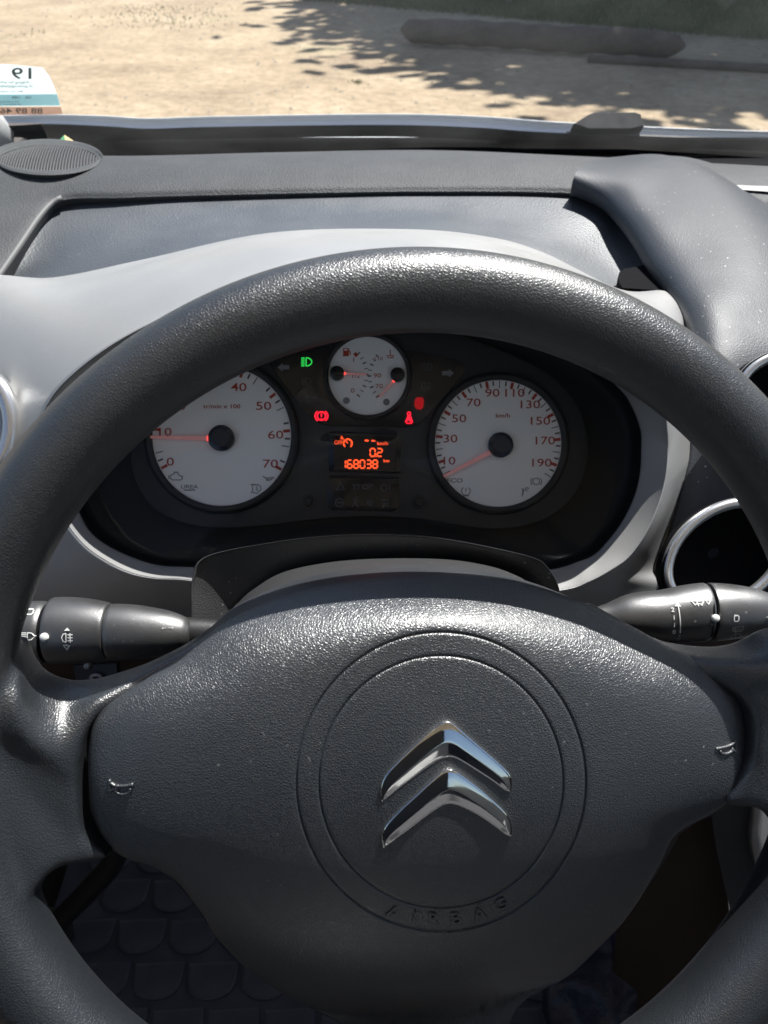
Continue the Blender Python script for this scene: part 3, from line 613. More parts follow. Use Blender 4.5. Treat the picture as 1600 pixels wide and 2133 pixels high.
# tell-tales
def lamp(lines, m, w=2.2, fills=()):
    parts = [strokes(lines, w, CP, 1.2)] if lines else []
    parts += [prism(p, CP, .9, 1.2) for p in fills]
    return mk('warning_lamp', *join(parts), m, lp, False)
lamp([[(638, 746), (638, 763)], arc(638, 754.5, 12, 90, -90, 12, 8.5)] + [[(628, y), (635, y-.6)] for y in (747, 751, 755, 759, 763)], 'lamp_green', 2.4)
def parrow(x, y, s): return [(x-12*s, y), (x-2*s, y-9), (x-2*s, y-4.5), (x+12*s, y-4.5), (x+12*s, y+4.5), (x-2*s, y+4.5), (x-2*s, y+9)]
lamp([], 'icon_dim', fills=[parrow(591, 766, 1)]).data.materials[0] = MATS['icon_grey']
lamp([], 'icon_grey', fills=[parrow(933, 778, -1)])
lamp([[(637, 789), (637, 802)], arc(637, 795, 11, 90, -90, 10, 7)] + [[(628, y), (634, y)] for y in (789, 793, 797, 801)], 'icon_dim', 1.6)
lamp([arc(643, 831, 5, 60, 300), arc(656, 831, 5, -120, 120)], 'icon_dim', 1.6)
lamp([[(890, 757), (890, 773)], arc(890, 765, 10, 90, -90, 10, 8)] + [[(880, y), (887, y+2)] for y in (758, 763, 768)], 'icon_dim', 1.6)
lamp([[(886, 796), (886, 810)], arc(886, 803, 8, 90, 270, 10, 7)] + [[(889, y), (897, y)] for y in (798, 803, 808)], 'icon_dim', 1.6)
lamp([arc(670, 867, 13.2, 125, 235, 8, 12), arc(670, 867, 13.2, -55, 55, 8, 12), [(670, 861.5), (670, 868.5)], [(670, 871), (670, 873)]] + [arc(670, 867, 8.6, 0, 360, 18)], 'lamp_red', 3.2)
lamp([], 'lamp_red_dim', fills=[[(864, 833), (868, 828), (880, 828), (883, 834), (882, 848), (877, 854), (868, 853), (863, 846)]])
lamp([arc(852, 862, 3.4, 0, 360, 10), [(846, 882), (858, 882)], [(847, 872), (859, 880)]], 'lamp_red', 2.6, fills=[[(849, 866), (856, 866), (861, 880), (857, 880), (855, 876), (850, 876), (847, 880), (843, 880)]])
# display
PXB[0] = 2
o = mk('display', *prism([(684, 903), (688, 900), (834, 904), (838, 908), (833, 984), (686, 981)], CP, 0, 1.6, .6), 'gloss_black', ic); sharp(o)
mk('screen', *prism([(696, 907), (825, 911), (823, 979), (696, 977)], CP, 1.6, 1.9), 'lcd', o, False)
mk('shelf', *prism([(682, 982), (834, 986), (831, 996), (684, 992)], CP, 0, 4, 1), 'black_plastic', o, False)
SEG = {'0': 'abcdef', '1': 'bc', '2': 'abged', '3': 'abgcd', '6': 'afgedc', '8': 'abcdefg'}
def seg7(s, x, y, w, h, gap, t):
    L = []
    for ch in s:
        if ch == '.': L.append([(x-gap*.55, y+h-.5), (x-gap*.55, y+h+1.2)]); continue
        q = {'a': [(x+1, y), (x+w-1, y)], 'b': [(x+w, y+1), (x+w, y+h/2-1)], 'c': [(x+w, y+h/2+1), (x+w, y+h-1)], 'd': [(x+1, y+h), (x+w-1, y+h)], 'e': [(x, y+h/2+1), (x, y+h-1)], 'f': [(x, y+1), (x, y+h/2-1)], 'g': [(x+1, y+h/2), (x+w-1, y+h/2)]}
        L += [q[k] for k in SEG[ch]]; x += w+gap
    return strokes(L, t, CP, 2.3)
mk('digits', *seg7('168038', 711, 959, 9.2, 16.5, 4, 3), 'lcd_orange', o, False)
mk('digits', *seg7('0.2', 771.5, 935, 10, 16, 4.5, 3), 'lcd_orange', o, False)
mk('dashes', *strokes([[(760, 918), (768, 918.5)], [(774, 918.5), (782, 919)]], 3.4, CP, 2.3), 'lcd_orange', o, False)
for s, x, y, h, sx in [('km/h', 797, 924, 7.5, 1.1), ('km', 805, 960, 6.5, 1.1), ('OFF', 705.5, 922, 8.5, .85)]:
    mk('lettering', *text(s, x, y, h, CP, 2.3, sx, bold=.008), 'lcd_orange', o, False)
mk('cruise_symbol', *join([strokes([arc(725, 924, 9.2, -55, 235, 18), [(725, 924), (719, 917)]] + [[(725+6*math.cos(R(t)), 924-6*math.sin(R(t))), (725+8*math.cos(R(t)), 924-8*math.sin(R(t)))] for t in (-20, 20, 60, 100, 160, 200)], 2.2, CP, 2.3), prism([(709, 915), (712, 907), (718, 917)], CP, 2.1, 2.3)]), 'lcd_orange', o, False)
PXB[0] = 2
o = mk('warning_panel', *prism([(684, 994), (830, 998), (832, 1052), (827, 1061), (818, 1065), (693, 1062), (684, 1056), (680, 1046)], CP, 0, 1.0, .5), 'gloss_black', ic); sharp(o)
mk('lettering', *text('STOP', 756, 1014, 11, CP, 1.4, 1.25), 'icon_dim', o, False)
mk('symbols', *strokes([[(701, 1020), (709, 1006), (718, 1020), (701, 1020)], arc(800, 1016, 6.5, 0, 360, 14), [(812, 1009), (812, 1019)], arc(708, 1047, 9, 0, 360, 16), [(702, 1047), (714, 1047)], arc(739, 1041, 3, 0, 360, 8), [(733, 1056), (739, 1046), (747, 1056)], [(742, 1044), (749, 1042)], [(763, 1042), (778, 1055)], arc(771, 1047, 5, 0, 300, 10), [(796, 1042), (810, 1042), (808, 1048), (798, 1048), (796, 1042)], [(796, 1052), (803, 1050), (797, 1057)], [(805, 1052), (811, 1056)]], 1.8, CP, 1.3), 'icon_dim', o, False)
for x, y in ((643, 1045), (872, 1046)):
    v = []
    for (rr, z) in ((15, 0), (14, 2), (10, 2), (9, 0)): v += [CP(a, b, z) for a, b in ell(x, y, rr, rr, 24)]
    q = mk('trip_button', v, grid_faces(24, 4, True), 'cluster_plate', ic); recalc(q)
    PXB[0] = 1; o = mk('button_stem', *prism(ell(x, y, 8.5, 8.5, 20), CP, 0, 7, 1), 'black_plastic', q); sharp(o)
# clear lens over the dials
lens = [[P(oc[0]+(x-oc[0])*k, oc[1]+(y-oc[1])*k, d + (y-900)*-.000035) for x, y in O_] for k, d in ((.985, .4985), (.6, .494), (.05, .492))]
mk('clear_lens', *loft(lens, 93, 10, True), 'cluster_lens', ic)

# ------------------------------------------------------------------ steering column cowl
cw = thing('column_cowl', 'dark plastic steering column cowl between wheel hub and instruments', 'column cowl', P(780, 1300, .45))
c0 = [(402, 1330), (404, 1275), (407, 1207), (437, 1160), (575, 1130), (687, 1117), (800, 1114), (912, 1121), (1025, 1141), (1109, 1162), (1137, 1180), (1160, 1219), (1166, 1270), (1168, 1330)]
c1 = [(480, 1340), (484, 1275), (500, 1252), (530, 1226), (590, 1192), (687, 1171), (800, 1163), (930, 1165), (1020, 1179), (1076, 1199), (1095, 1212), (1112, 1240), (1122, 1280), (1125, 1340)]
c2 = [(486, 1345), (492, 1300), (512, 1268), (545, 1240), (605, 1212), (693, 1191), (800, 1180), (925, 1183), (1010, 1196), (1060, 1216), (1080, 1230), (1098, 1256), (1108, 1290), (1112, 1345)]
c3 = [(500, 1400), (505, 1350), (525, 1315), (560, 1290), (620, 1260), (700, 1240), (800, 1232), (920, 1234), (1000, 1246), (1045, 1262), (1065, 1280), (1080, 1305), (1090, 1340), (1095, 1400)]
rows = [[P(x, y-2, .49) for x, y in c0], [P(x, y, .440) for x, y in c0], [P(x, y+4, .4385) for x, y in c0], [P(x, y-5, .448) for x, y in c1], [P(x, y, .448) for x, y in c1], [P(x, y+2, .427) for x, y in c1], [P(x, y, .395) for x, y in c2], [P(x, y, .35) for x, y in c3]]
recalc(mk('upper_cowl', *loft(rows, 100, 60), 'cowl', cw))
mk('lower_cowl', *loft([[P(x, 1330, .46) for x in (402, 600, 900, 1168)], [P(x, 1450, .47) for x in (420, 600, 900, 1150)], [P(x, 1560, .55) for x in (480, 600, 900, 1100)], [P(x, 1600, .70) for x in (520, 600, 900, 1080)]], 24, 14), 'cowl', cw)

# ------------------------------------------------------------------ stalks
def lathe(st, D, seg=40):                   # stations (x, top, bottom) in the stalk's own side view
    v = []
    for x, a, b in st:
        yc, r = (a+b)/2, (b-a)/2
        for k in range(seg):
            t = 2*math.pi*k/seg; v.append(P(x, yc + r*math.cos(t), D) - FWD*(r*math.sin(t)*D/FPX*.92))
    f = grid_faces(seg, len(st), True); f += [tuple(range(seg)), tuple((len(st)-1)*seg+k for k in reversed(range(seg)))]
    return v, f
def dense(st, n):
    return [(p.x, p.y, p.z) for p in crv([V(s) for s in st], n)]
def on_stalk(st, D):
    def fn(x, y, z):
        i = 0
        while i < len(st)-2 and x > st[i+1][0]: i += 1
        t = (x-st[i][0])/max(1e-6, st[i+1][0]-st[i][0]); t = max(0, min(1, t)); a = st[i][1]+(st[i+1][1]-st[i][1])*t; b = st[i][2]+(st[i+1][2]-st[i][2])*t
        yc, r = (a+b)/2, (b-a)/2; q = math.sqrt(max(0, 1-((y-yc)/r)**2))
        return P(x, y, D) - FWD*(r*q*D/FPX*.92 + .0004 + z*.001)
    return fn
DS = .405
SL = P(260, 1315, DS)
sl = thing('light_stalk', 'black light switch stalk with headlamp and fog symbols, left of the hub', 'stalk', SL)
kn_ = dense([(-80, 1290, 1350), (-60, 1270, 1368), (-20, 1258, 1380), (40, 1253, 1384), (90, 1252, 1385), (99, 1255, 1382), (100, 1262, 1376)], 30)
o = mk('knob', *lathe(kn_, DS), 'stalk', sl); sharp(o, 50)
o = mk('neck_ring', *lathe([(96, 1258, 1378), (108, 1256, 1378), (118, 1256, 1374)], DS), 'deep_black', sl)
co_ = dense([(108, 1262, 1372), (109, 1247, 1380), (112, 1244, 1382), (150, 1244, 1382), (190, 1248, 1380), (224, 1255, 1376), (228.5, 1258, 1374), (229, 1264, 1368)], 40)
o = mk('collar', *lathe(co_, DS), 'stalk', sl); sharp(o, 50)
ba_ = dense([(226, 1264, 1368), (231, 1261, 1372), (233, 1258, 1374), (270, 1259, 1373), (310, 1264, 1370), (350, 1272, 1364), (385, 1285, 1354), (398, 1297, 1344)], 40)
o = mk('barrel', *lathe(ba_, DS), 'stalk', sl); sharp(o, 50)
o = mk('neck', *lathe(dense([(330, 1285, 1352), (400, 1286, 1350), (440, 1290, 1344), (500, 1296, 1340)], 12), DS+.004), 'black_plastic', sl)
fk = on_stalk(kn_, DS); fc = on_stalk(co_, DS); fb = on_stalk(ba_, DS)
o = mk('indicator_dot', *tube([fc(121, 1317, 0)+FWD*.004, fc(121, 1317, 0)-FWD*.0006, fc(121, 1317, 0)-FWD*.0012], [.0022, .0022, .0014], 16), 'print_white', sl)
PXB[0] = 2
def sub(lines): # refine straight strokes so they follow the curved surface
    out = []
    for ln in lines:
        q = [ln[0]]
        for a, b in zip(ln, ln[1:]):
            n = max(1, int(max(abs(b[0]-a[0]), abs(b[1]-a[1]))/5)); q += [(a[0]+(b[0]-a[0])*k/n, a[1]+(b[1]-a[1])*k/n) for k in range(1, n+1)]
        q[-1] = ln[-1]; out.append(q)
    return out
def sym(par, fn, lines, w=2.0, m='print_white'): return mk('symbol', *strokes(sub(lines), w, fn, .1), m, par, False)
def wedge(par, fn, pts, m='print_white'):
    return mk('symbol', [fn(x, y, .1) for x, y in pts], [tuple(range(len(pts)))], m, par, False)
sym(sl, fk, [[(77, 1264), (86, 1264), (88.5, 1267), (88.5, 1271), (86, 1273.5), (78, 1273.5), (76, 1271), (76, 1267), (77, 1264)]])
sym(sl, fk, [[(86, 1308), (86, 1323)], [(86, 1308), (94, 1309), (100, 1315.5), (94, 1322), (86, 1323)]] + [[(74, y), (84, y)] for y in (1308.5, 1312.2, 1315.9, 1319.6, 1323)])
sym(sl, fk, [[(55, 1307), (55, 1323)], [(55, 1307), (64, 1308), (71, 1315), (64, 1322), (55, 1323)]])
sym(sl, fc, [[(164, 1309), (164, 1327)], [(164, 1309), (158, 1311), (155.5, 1318), (158, 1325), (164, 1327)], [(172, 1309), (172, 1328)]] + [[(167, y), (177, y)] for y in (1312, 1318, 1324)])
wedge(sl, fc, [(160, 1304), (166, 1298), (172, 1304)]); sym(sl, fc, [[(158, 1333.5), (170, 1333.5), (163.5, 1343), (158, 1333.5)]])
sym(sl, fb, [[(357, 1302), (349, 1302), (352, 1299)], [(349, 1302), (352, 1305)], [(361, 1302), (371, 1302), (368, 1299)], [(371, 1302), (368, 1305)]], 1.6, 'print_grey')
SR = P(1430, 1280, DS)
sr = thing('wiper_stalk', 'black wiper stalk marked 2 1 I 0 with wiper symbols, right of the hub', 'stalk', SR)
b1 = dense([(1225, 1270, 1306), (1262, 1258, 1318), (1300, 1241, 1330), (1335, 1233, 1336), (1375, 1229, 1339), (1425, 1219, 1338), (1466, 1214, 1336), (1470, 1216, 1334), (1471, 1224, 1326)], 50)
o = mk('barrel', *lathe(b1, DS), 'stalk', sr); sharp(o, 50)
mk('neck_ring', *lathe([(1466, 1222, 1328), (1482, 1222, 1328)], DS), 'deep_black', sr)
b2 = dense([(1475, 1224, 1326), (1476, 1216, 1334), (1479, 1214, 1336), (1525, 1217, 1331), (1575, 1226, 1324), (1612, 1240, 1313), (1640, 1256, 1298), (1652, 1270, 1284)], 50)
o = mk('end_knob', *lathe(b2, DS), 'stalk', sr); sharp(o, 50)
f1 = on_stalk(b1, DS); f2 = on_stalk(b2, DS)
slot = [(p.x, p.y) for p in crv([V((x, y, 0)) for x, y in [(1463, 1262), (1466, 1250), (1476, 1246), (1486, 1250), (1489, 1262), (1489, 1300), (1489, 1322), (1476, 1326), (1466, 1322), (1463, 1300)]], 30, True)]
def f12(x, y, z): return f1(min(x, 1466), y, z)
mk('slot', [f12(x, y, -.1) for x, y in slot] + [f12(1476, 1262, -.1), f12(1476, 1310, -.1)], [(i, (i+1) % 30, 30 if slot[i][1] < 1286 else 31) for i in range(30)], 'deep_black', sr, False)
o = mk('indicator_dot', *tube([f12(1476, 1280, 0)+FWD*.003, f12(1476, 1280, 0)-FWD*.0006, f12(1476, 1280, 0)-FWD*.0012], [.0020, .0020, .0012], 16), 'print_white', sr)
sym(sr, f1, [[(1394.5, 1256), (1395.5, 1275), (1397.5, 1295), (1399, 1312)], [(1399.3, 1316), (1399.6, 1319)]], 2)
wedge(sr, f1, [(1388.5, 1257), (1394, 1247.5), (1400, 1257)]); wedge(sr, f1, [(1395, 1322), (1405.5, 1322), (1400.5, 1330)], 'print_grey')
for s, x, y in (('2', 1383, 1263.5), ('1', 1384.5, 1279), ('I', 1385.5, 1294.5), ('0', 1387, 1309.5)): mk('lettering', *text(s, x, y, 8.5, f1, .1, 1.1), 'print_white', sr, False)
sym(sr, f1, [[(1422, 1246), (1428, 1254), (1431, 1251), (1437, 1251), (1440, 1254), (1445, 1246), (1434, 1242), (1422, 1246)], [(1434, 1256), (1430, 1243)], [(1427, 1246), (1441, 1246)]], 1.9)
sym(sr, f1, [[(1449, 1244), (1459, 1244), (1454, 1252), (1449, 1244)]], 1.6)
sym(sr, f2, [[(1505, 1274.5), (1512, 1274.5), (1514, 1277), (1514, 1284), (1512, 1286.5), (1506, 1286.5), (1504.5, 1284), (1504.5, 1277), (1505, 1274.5)]])
sym(sr, f2, [[(1504, 1299), (1526, 1297), (1526, 1307), (1505, 1309), (1504, 1299)], [(1508, 1301), (1520, 1327)], [(1507, 1318), (1512, 1314), (1522, 1314), (1528, 1318), (1528, 1323), (1508, 1325), (1507, 1318)]], 1.7, 'print_grey')
wedge(sr, f2, [(1571, 1279), (1585, 1273.5), (1585, 1284)], 'print_grey'); wedge(sr, f2, [(1586, 1279), (1599, 1273.5), (1599, 1284)], 'print_grey')

# ------------------------------------------------------------------ steering wheel
a_, b_ = R(6.6), R(-5.4)
def C2W(x, y, z): return CAM + RIGHT*x + UP*y - FWD*z                  # camera axes -> world (z towards the viewer)
WC = C2W(.0172, -.0916, -.3062)
nx, ny = math.sin(a_), math.sin(b_); nz_ = math.sqrt(1-nx*nx-ny*ny)
WN = RIGHT*nx + UP*ny - FWD*nz_; WX = (RIGHT - WN*RIGHT.dot(WN)).normalized(); WY = WN.cross(WX)
def W3(u, v, w): return WC + WX*u + WY*v + WN*w
def WP(px, py, w=0): return PPL(px, py, WC + WN*w, WN)
def uv(p): q = p-WC; return q.dot(WX), q.dot(WY)
wh = thing('steering_wheel', 'black grained steering wheel with airbag hub and chrome chevron emblem', 'steering wheel', W3(0, 0, -.05))
# rim and spokes moulded in one skin
RM, RA, RBx = .1753, .0154, .0180
v = []
for i in range(160):
    t = 2*math.pi*i/160
    for k in range(28):
        s = 2*math.pi*k/28; cs, sn = math.cos(s), math.sin(s)
        e = .9; rr = RA*abs(cs)**e*(1 if cs > 0 else -1); ww = RBx*abs(sn)**e*(1 if sn > 0 else -1)
        v.append(W3((RM+rr)*math.cos(t), (RM+rr)*math.sin(t), ww))
parts = [(v, grid_faces(28, 160, True, True))]
def slab(poly, top, bot):
    def fn(x, y, z):
        t = top(x) if callable(top) else top
        p = WP(x, y, t); return p - WN*(0 if z > 0 else .014)
    return prism(poly, fn, 0, 1)
def ramp_w(x0, sgn): return lambda x: .005 - .000092*max(0, (x-x0)*sgn)      # spokes dip evenly from the rim to the hub
left_sp = [(-80, 1340), (40, 1340), (50, 1380), (80, 1420), (131, 1435), (187, 1430), (300, 1399), (375, 1363), (465, 1300), (580, 1262), (580, 1345), (400, 1424), (310, 1446), (240, 1468), (200, 1496), (178, 1540), (168, 1590), (165, 1641), (166, 1692), (170, 1730), (184, 1752), (208, 1774), (228, 1788), (180, 1796), (122, 1804), (92, 1828), (74, 1856), (-80, 1880)]
right_sp = [(1700, 1300), (1606, 1330), (1569, 1352), (1534, 1360), (1487, 1360), (1441, 1355), (1395, 1348), (1330, 1312), (1240, 1262), (1240, 1330), (1380, 1395), (1490, 1425), (1540, 1448), (1566, 1480), (1576, 1519), (1574, 1566), (1566, 1600), (1548, 1628), (1526, 1652), (1506, 1672), (1521, 1678), (1572, 1680), (1606, 1694), (1680, 1780)]
bot_sp = [(740, 2230), (1040, 2230), (1010, 2280), (1000, 2560), (800, 2560), (790, 2280)]
def lowered(poly, dy, amount):               # the same spoke with its upper edge drawn down, for a rounded crown
    return [(x, y + dy*amount(x, y)) for x, y in poly]
lk = lambda x, y: 0 if y > 1440 or x > 250 else (1 if x < 140 else .33)
rk_ = lambda x, y: 0 if y > 1362 or x < 1430 else (1 if x > 1590 else .5 if x > 1550 else .28)
def plus(f, d): return lambda x: f(x) + d
lw_, rw_ = ramp_w(20, 1), ramp_w(1630, -1)
parts += [slab(lowered(left_sp, 150*k/14, lk), plus(lw_, -.011 + .015*math.sin(k/14*math.pi/2)), 0) for k in range(15)]
parts += [slab(lowered(right_sp, 90*k/10, rk_), plus(rw_, -.010 + .012*math.sin(k/10*math.pi/2)), 0) for k in range(11)]
parts += [slab(bot_sp, -.03, -.012)]
tmp = mk('rim', *join(parts), 'rim_leather', wh); recalc(tmp)
md = tmp.modifiers.new('skin', 'REMESH'); md.mode = 'VOXEL'; md.voxel_size = .0014; md.use_smooth_shade = True
ms = tmp.modifiers.new('soft', 'SMOOTH'); ms.factor = .5; ms.iterations = 36
bpy.context.view_layer.update()
me2 = bpy.data.meshes.new_from_object(tmp.evaluated_get(bpy.context.evaluated_depsgraph_get())); tmp.modifiers.clear(); tmp.data = me2
if not me2.materials: me2.materials.append(MATS['rim_leather'])
me2.polygons.foreach_set('use_smooth', [True]*len(me2.polygons))
tmp['label'] = 'thick grained black rim with its side spokes'
# airbag cover
HC = (919.0, 1628.5); RX, RY = 302.0, 312.5
hub = [(465, 1296), (560, 1250), (650, 1222), (760, 1203), (870, 1196), (980, 1200), (1080, 1213), (1180, 1242), (1260, 1275), (1330, 1314), (1400, 1350), (1464, 1379), (1511, 1410), (1541, 1440), (1557, 1470), (1562, 1505), (1562, 1550), (1558, 1596), (1550, 1628), (1536, 1652), (1515, 1673), (1480, 1696), (1435, 1720), (1402, 1745), (1380, 1790), (1356, 1833), (1329, 1878), (1294, 1926), (1257, 1964), (1219, 2002), (1184, 2033), (1130, 2062), (1084, 2092), (1050, 2150), (1000, 2200), (900, 2215), (800, 2200), (740, 2150), (675, 2114), (606, 2080), (550, 2045), (500, 2004), (447, 1947), (426, 1912), (399, 1874), (371, 1840), (344, 1819), (309, 1802), (261, 1787), (236, 1768), (213, 1740), (197, 1702), (189, 1668), (184, 1606), (185, 1555), (193, 1513), (212, 1480), (246, 1452), (300, 1417), (375, 1374)]
NA = 360
dense_h = crv([V((x, y, 0)) for x, y in hub], 2400, True)
polar = sorted((math.atan2(p.y-HC[1], p.x-HC[0]), (p.x-HC[0])**2+(p.y-HC[1])**2) for p in dense_h)
def rout(t):
    lo, hi = 0, len(polar)-1
    while lo < hi:
        m = (lo+hi)//2
        if polar[m][0] < t: lo = m+1
        else: hi = m
    return math.sqrt(polar[lo][1])
def surf_w(u, v):
    r2 = u*u + v*v
    return .008 - .45*u*u - 2.1*v*v - .7*max(0, -v-.02)**2
def hubpt(px, py, drop=0.0, lift=0.0):
    w = .02
    for _ in range(26):
        p = WP(px, py, w); u, v_ = uv(p); w = .5*w + .5*max(-.08, surf_w(u, v_) - drop + lift)
    return WP(px, py, w)
def edge_drop(t, k):                       # how far the cover rolls away towards its outline at angle t
    s = -math.sin(t)                       # +1 at the top of the picture
    amt = .004 + .028*max(0, s)**1.5 + 0.008*max(0, -s)**1.5
    pw = 5 - 3.2*max(0, s) - 2.4*max(0, -s)
    return amt*(k**pw) + .0022*max(0, (k-.94)/.06)**2
rho = [0, .15, .3, .45, .6, .72, .80, .825, .833, .838, .8415, .845, .850, .858, .88, .92, .96, .98, .988, .993, .9985, 1.002, 1.007, 1.014]
gro = {.833: .15, .838: .75, .8415: .95, .845: .75, .850: .15, .988: .15, .993: .8, .9985: 1.0, 1.002: .7, 1.007: .12}
KS = [.03, .07, .13, .2, .28, .37, .46, .55, .64, .72, .79, .85, .9, .94, .97, .985, 1.0]
verts = []
for q in rho[1:]:
    for i in range(NA):
        t = -math.pi + 2*math.pi*(i+.5)/NA
        verts.append(hubpt(HC[0]+RX*q*math.cos(t), HC[1]+RY*q*math.sin(t), gro.get(q, 0)*.0009))
for k in KS:
    for i in range(NA):
        t = -math.pi + 2*math.pi*(i+.5)/NA; c, s = math.cos(t), math.sin(t)
        ri = 1.014/math.sqrt((c/RX)**2+(s/RY)**2); tt = math.atan2(RY*s, RX*c)
        x0, y0 = HC[0]+RX*1.014*math.cos(t), HC[1]+RY*1.014*math.sin(t); ta = math.atan2(y0-HC[1], x0-HC[0]); ro_ = rout(ta)
        x1, y1 = HC[0]+ro_*math.cos(ta), HC[1]+ro_*math.sin(ta)
        verts.append(hubpt(x0+(x1-x0)*k, y0+(y1-y0)*k, edge_drop(ta, k)))
nr = len(rho)-1+len(KS); last = verts[-NA:]
for dd in (.0015, .012, .035):
    cen = sum(last, V((0, 0, 0)))/NA
    verts += [p.lerp(cen, .004 + dd*.4) - WN*dd for p in last]
nr += 3
faces = grid_faces(NA, nr, True); verts.append(hubpt(*HC)); ci = len(verts)-1
faces += [(ci, (i+1) % NA, i) for i in range(NA)]
hb_ = recalc(mk('airbag_cover', verts, faces, 'hub_leather', wh)); hb_['label'] = 'grained airbag cover with two pressed rings'
# dark core behind the cover
core = [(HC[0]+(x-HC[0])*1.03, HC[1]+(y-HC[1])*.93) for x, y in hub]
o = mk('hub_core', *slab(core, -.085, -.05), 'deep_black', wh, False)
# raised lettering AIRBAG between the rings
def HP(x, y, z): return hubpt(x, y, 0, z*.001)
for ch, x, y, rot in (('A', 821, 1901, .36), ('I', 864, 1911, .2), ('R', 905, 1914, .06), ('B', 951, 1913, -.1), ('A', 999, 1904, -.27), ('G', 1043, 1884, -.44)):
    v2, f2_ = text2d(ch, .01); n = len(v2); c, d = math.cos(rot), math.sin(rot)
    pts = [(x + a*24*1.25*c + b*24*d, y + a*24*1.25*d - b*24*c) for a, b in v2]
    ed = {}
    for f in f2_:
        for i in range(len(f)):
            e = (f[i], f[(i+1) % len(f)]); k = tuple(sorted(e)); ed[k] = ed.get(k, []) + [e]
    fs = [tuple(q for q in f) for f in f2_] + [tuple(reversed([q+n for q in f])) for f in f2_] + [(e[0][1], e[0][0], e[0][0]+n, e[0][1]+n) for k, e in ed.items() if len(e) == 1]
    o = mk('lettering', [HP(a, b, .45) for a, b in pts] + [HP(a, b, -.5) for a, b in pts], fs, 'hub_leather', wh, False); recalc(o)
# horn symbols pressed into the arms
def relief(name, lines, r):
    return mk(name, *join([tube(crv([hubpt(x, y, edge_k(x, y)) for x, y in ln], 18), r, 8) for ln in lines]), 'hub_leather', wh)
def edge_k(x, y):
    t = math.atan2(y-HC[1], x-HC[0]); c, s = math.cos(t), math.sin(t); ri = 1.014/math.sqrt((c/RX)**2+(s/RY)**2); ro_ = rout(t); rr = math.hypot(x-HC[0], y-HC[1])
    return edge_drop(t, max(0, min(1, (rr-ri)/(ro_-ri)))) - .0002
relief('horn_symbol', [[(227, 1624), (232, 1632), (244, 1637), (262, 1637), (278, 1634)], [(228, 1626), (228, 1650)], [(229, 1648), (236, 1643), (246, 1642)], [(241, 1645), (246, 1652), (258, 1654), (270, 1650), (272, 1641)]], .0007)
relief('horn_symbol', [[(1532, 1540), (1528, 1548), (1518, 1554), (1504, 1558), (1491, 1560)], [(1533, 1542), (1533, 1568)], [(1532, 1566), (1526, 1562)], [(1526, 1558), (1522, 1566), (1512, 1570), (1502, 1569), (1499, 1563)]], .0007)
# chrome chevrons
def chevron(outer, inner, pk):
    n = 64; oo = crv([V((x, y, 0)) for x, y in outer], n); ii = crv([V((x, y, 0)) for x, y in inner], n)
    prof = [(0, -.6), (0, 1.0), (.015, 1.9), (.05, 2.5), (.10, 2.75), (.3, 2.95), (.5, 3.15), (.58, 3.2), (.63, 3.0), (.72, 2.4), (.9, 1.25), (.98, .8), (1, .4), (1, -.6)]
    v = []
    for a, b in zip(oo, ii):
        wd = (b-a).length/75
        for t, z in prof:
            q = a.lerp(b, t); v.append(hubpt(q.x, q.y, 0, (z*(.35+.65*min(1, wd)) if z > 0 else z)*.001*pk))
    m = len(prof); f = grid_faces(m, n) + [tuple(range(m)), tuple((n-1)*m+k for k in reversed(range(m)))]
    o = mk('emblem_chevron', v, f, 'chrome', wh); return sharp(o, 60)
chevron([(796, 1670), (792, 1646), (801, 1618), (824, 1590), (856, 1559), (887, 1531), (909, 1513), (922, 1504.5), (934, 1502), (947, 1508), (972, 1530), (1004, 1558), (1036, 1586), (1057, 1606), (1066, 1620), (1066, 1646), (1062, 1650)],
        [(797, 1670), (800, 1668), (812, 1658), (824, 1648), (856, 1624), (887, 1601), (913, 1584), (924, 1579), (934, 1577), (945, 1578), (955, 1582), (983, 1599), (1005, 1613), (1026, 1627), (1042, 1639), (1055, 1648), (1060, 1650)], .6)
chevron([(799, 1767), (795, 1743), (802, 1722), (830, 1690), (866, 1656), (898, 1626), (921, 1607), (930, 1603), (941, 1601.5), (955, 1609), (994, 1638), (1036, 1675), (1057, 1697), (1066, 1714), (1067, 1741), (1063, 1744)],
        [(800, 1767), (803, 1764), (815, 1754), (845, 1733), (877, 1709), (900, 1692), (913, 1684), (924, 1678), (934, 1675), (945, 1675.5), (955, 1678), (983, 1691), (1010, 1707), (1030, 1721), (1050, 1736), (1061, 1744)], .6)

# ------------------------------------------------------------------ footwell
FZ = H - .955
fm = thing('floor_mat', 'dark rubber floor mat with rows of rounded tiles in the footwell', 'floor mat', (.0, .62, FZ))
fc_ = PH(330, 1960, FZ-H)
mk('mat_base', *box((-.08, .46, FZ+.002), .62, .72, .012), 'mat_rubber', fm, False)
tp = []
for k in range(9):
    t = math.pi*k/8; tp.append((-.027*math.cos(t), -.022 + .0*t - .016*math.sin(t)*0))
tile = [(-.027, .016), (-.027, -.002)] + [(-.027*math.cos(math.pi*k/8), -.004-.018*math.sin(math.pi*k/8)) for k in range(1, 8)] + [(.027, -.002), (.027, .016)]
PXB[0] = .003
tv, tf = prism(tile, lambda x, y, z: V((x, y, z)), 0, .0035, .002)
tme = bpy.data.meshes.new('tile'); tme.from_pydata(tv, [], tf); tme.materials.append(MATS['mat_rubber'])
for j in range(13):
    for i in range(10):
        x = -.37 + i*.060 + (.03 if j % 2 else 0); y = .14 + j*.046
        if not (-.35 < x < .2): continue
        o = bpy.data.objects.new('tile', tme); col.objects.link(o); o.parent = fm; o.location = V((x, y, FZ+.0083)) - fm.location; o.rotation_euler = (0, 0, R(3))
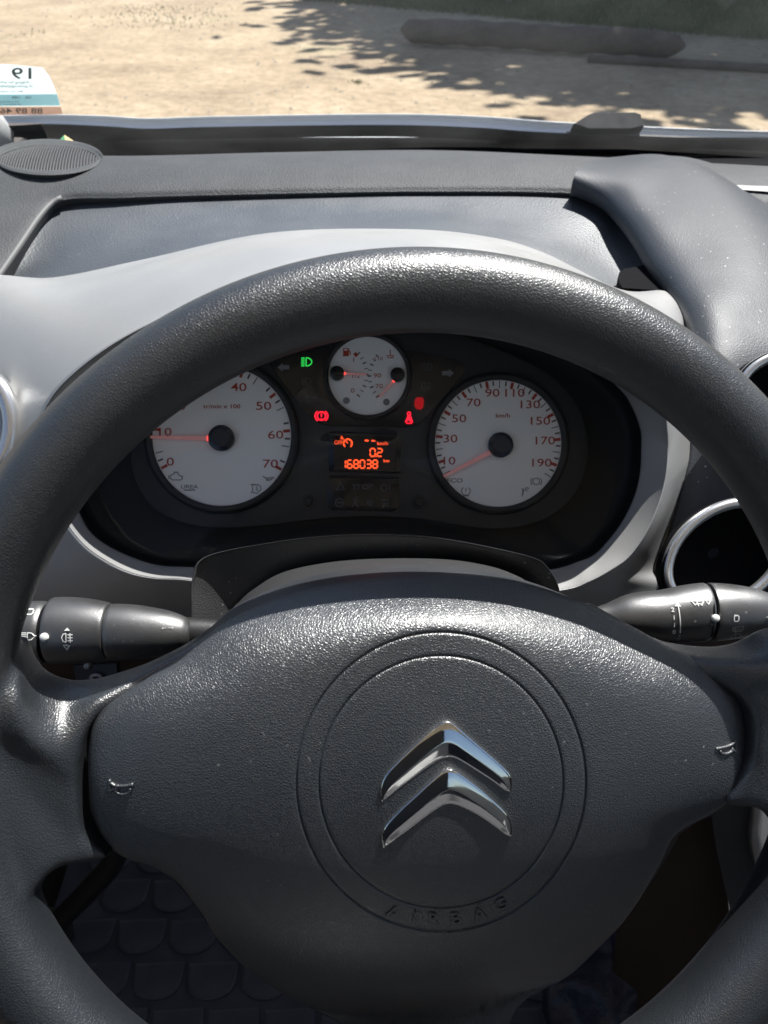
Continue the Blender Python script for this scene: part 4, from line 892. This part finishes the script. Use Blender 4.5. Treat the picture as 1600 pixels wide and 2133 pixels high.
pd = thing('clutch_pedal', 'dark curved pedal arm in the shadow of the footwell, lower left', 'pedal', P(120, 1920, .8))
mk('arm', *tube(crv([P(250, 1700, .72), P(238, 1790, .75), P(190, 1850, .77), P(125, 1915, .79)], 20), .011, 10), 'black_plastic', pd)
PXB[0] = 3
o = mk('pad', *prism([(60, 1900), (140, 1895), (150, 1960), (66, 1968)], lambda x, y, z: P(x, y, .80) - FWD*z*.001, -8, 4, 3), 'rubber', pd); sharp(o)
cn = thing('centre_console', 'brown and grey side of the centre console, lower right behind the wheel', 'console', P(1480, 2100, .75))
mk('brown_side', *loft([[P(1300, 1640, .66), P(1300, 1800, .70), P(1285, 1930, .74), P(1270, 2080, .80), P(1250, 2400, .92)], [P(1410, 1640, .63), P(1430, 1740, .64), P(1455, 1860, .66), P(1440, 2060, .70), P(1440, 2400, .80)], [P(1480, 1640, .60), P(1490, 1740, .605), P(1515, 1860, .62), P(1530, 2060, .66), P(1560, 2400, .76)]], 24, 16), 'brown_and_shaded_silver', cn)
mk('grey_panel', *loft([[P(1475, 1600, .598), P(1488, 1740, .602), P(1518, 1880, .618), P(1560, 2060, .65)], [P(1580, 1600, .58), P(1582, 1740, .585), P(1600, 1880, .60), P(1650, 2060, .63)]], 24, 8), 'console_grey', cn)
mk('silver_trim', *back_shell(*loft([[P(1575, 1600, .572), P(1572, 1700, .574), P(1569, 1770, .576), P(1590, 1860, .58)], [P(1700, 1600, .56), P(1700, 1700, .562), P(1700, 1770, .565), P(1700, 1860, .57)]], 16, 6), 16, 6, V((0, .01, 0))), 'silver', cn)
bagv = [[P(1140+i*42, 1915+j*48 + 18*math.sin(i*1.3+j), .80-.02*math.sin(i*.9)*math.cos(j*1.1)-.03*math.sin(i*.5)) for i in range(8)] for j in range(6)]
vv, ff = loft(bagv, 36, 28)
vv = [p + FWD*.012*noise.noise(p*22) for p in vv]
o = mk('plastic_bag', *back_shell(vv, ff, 36, 28, FWD*.03), 'bag'); tag(o, 'crumpled dark blue plastic bag on the floor, lower right under the hub', 'bag'); recalc(o)
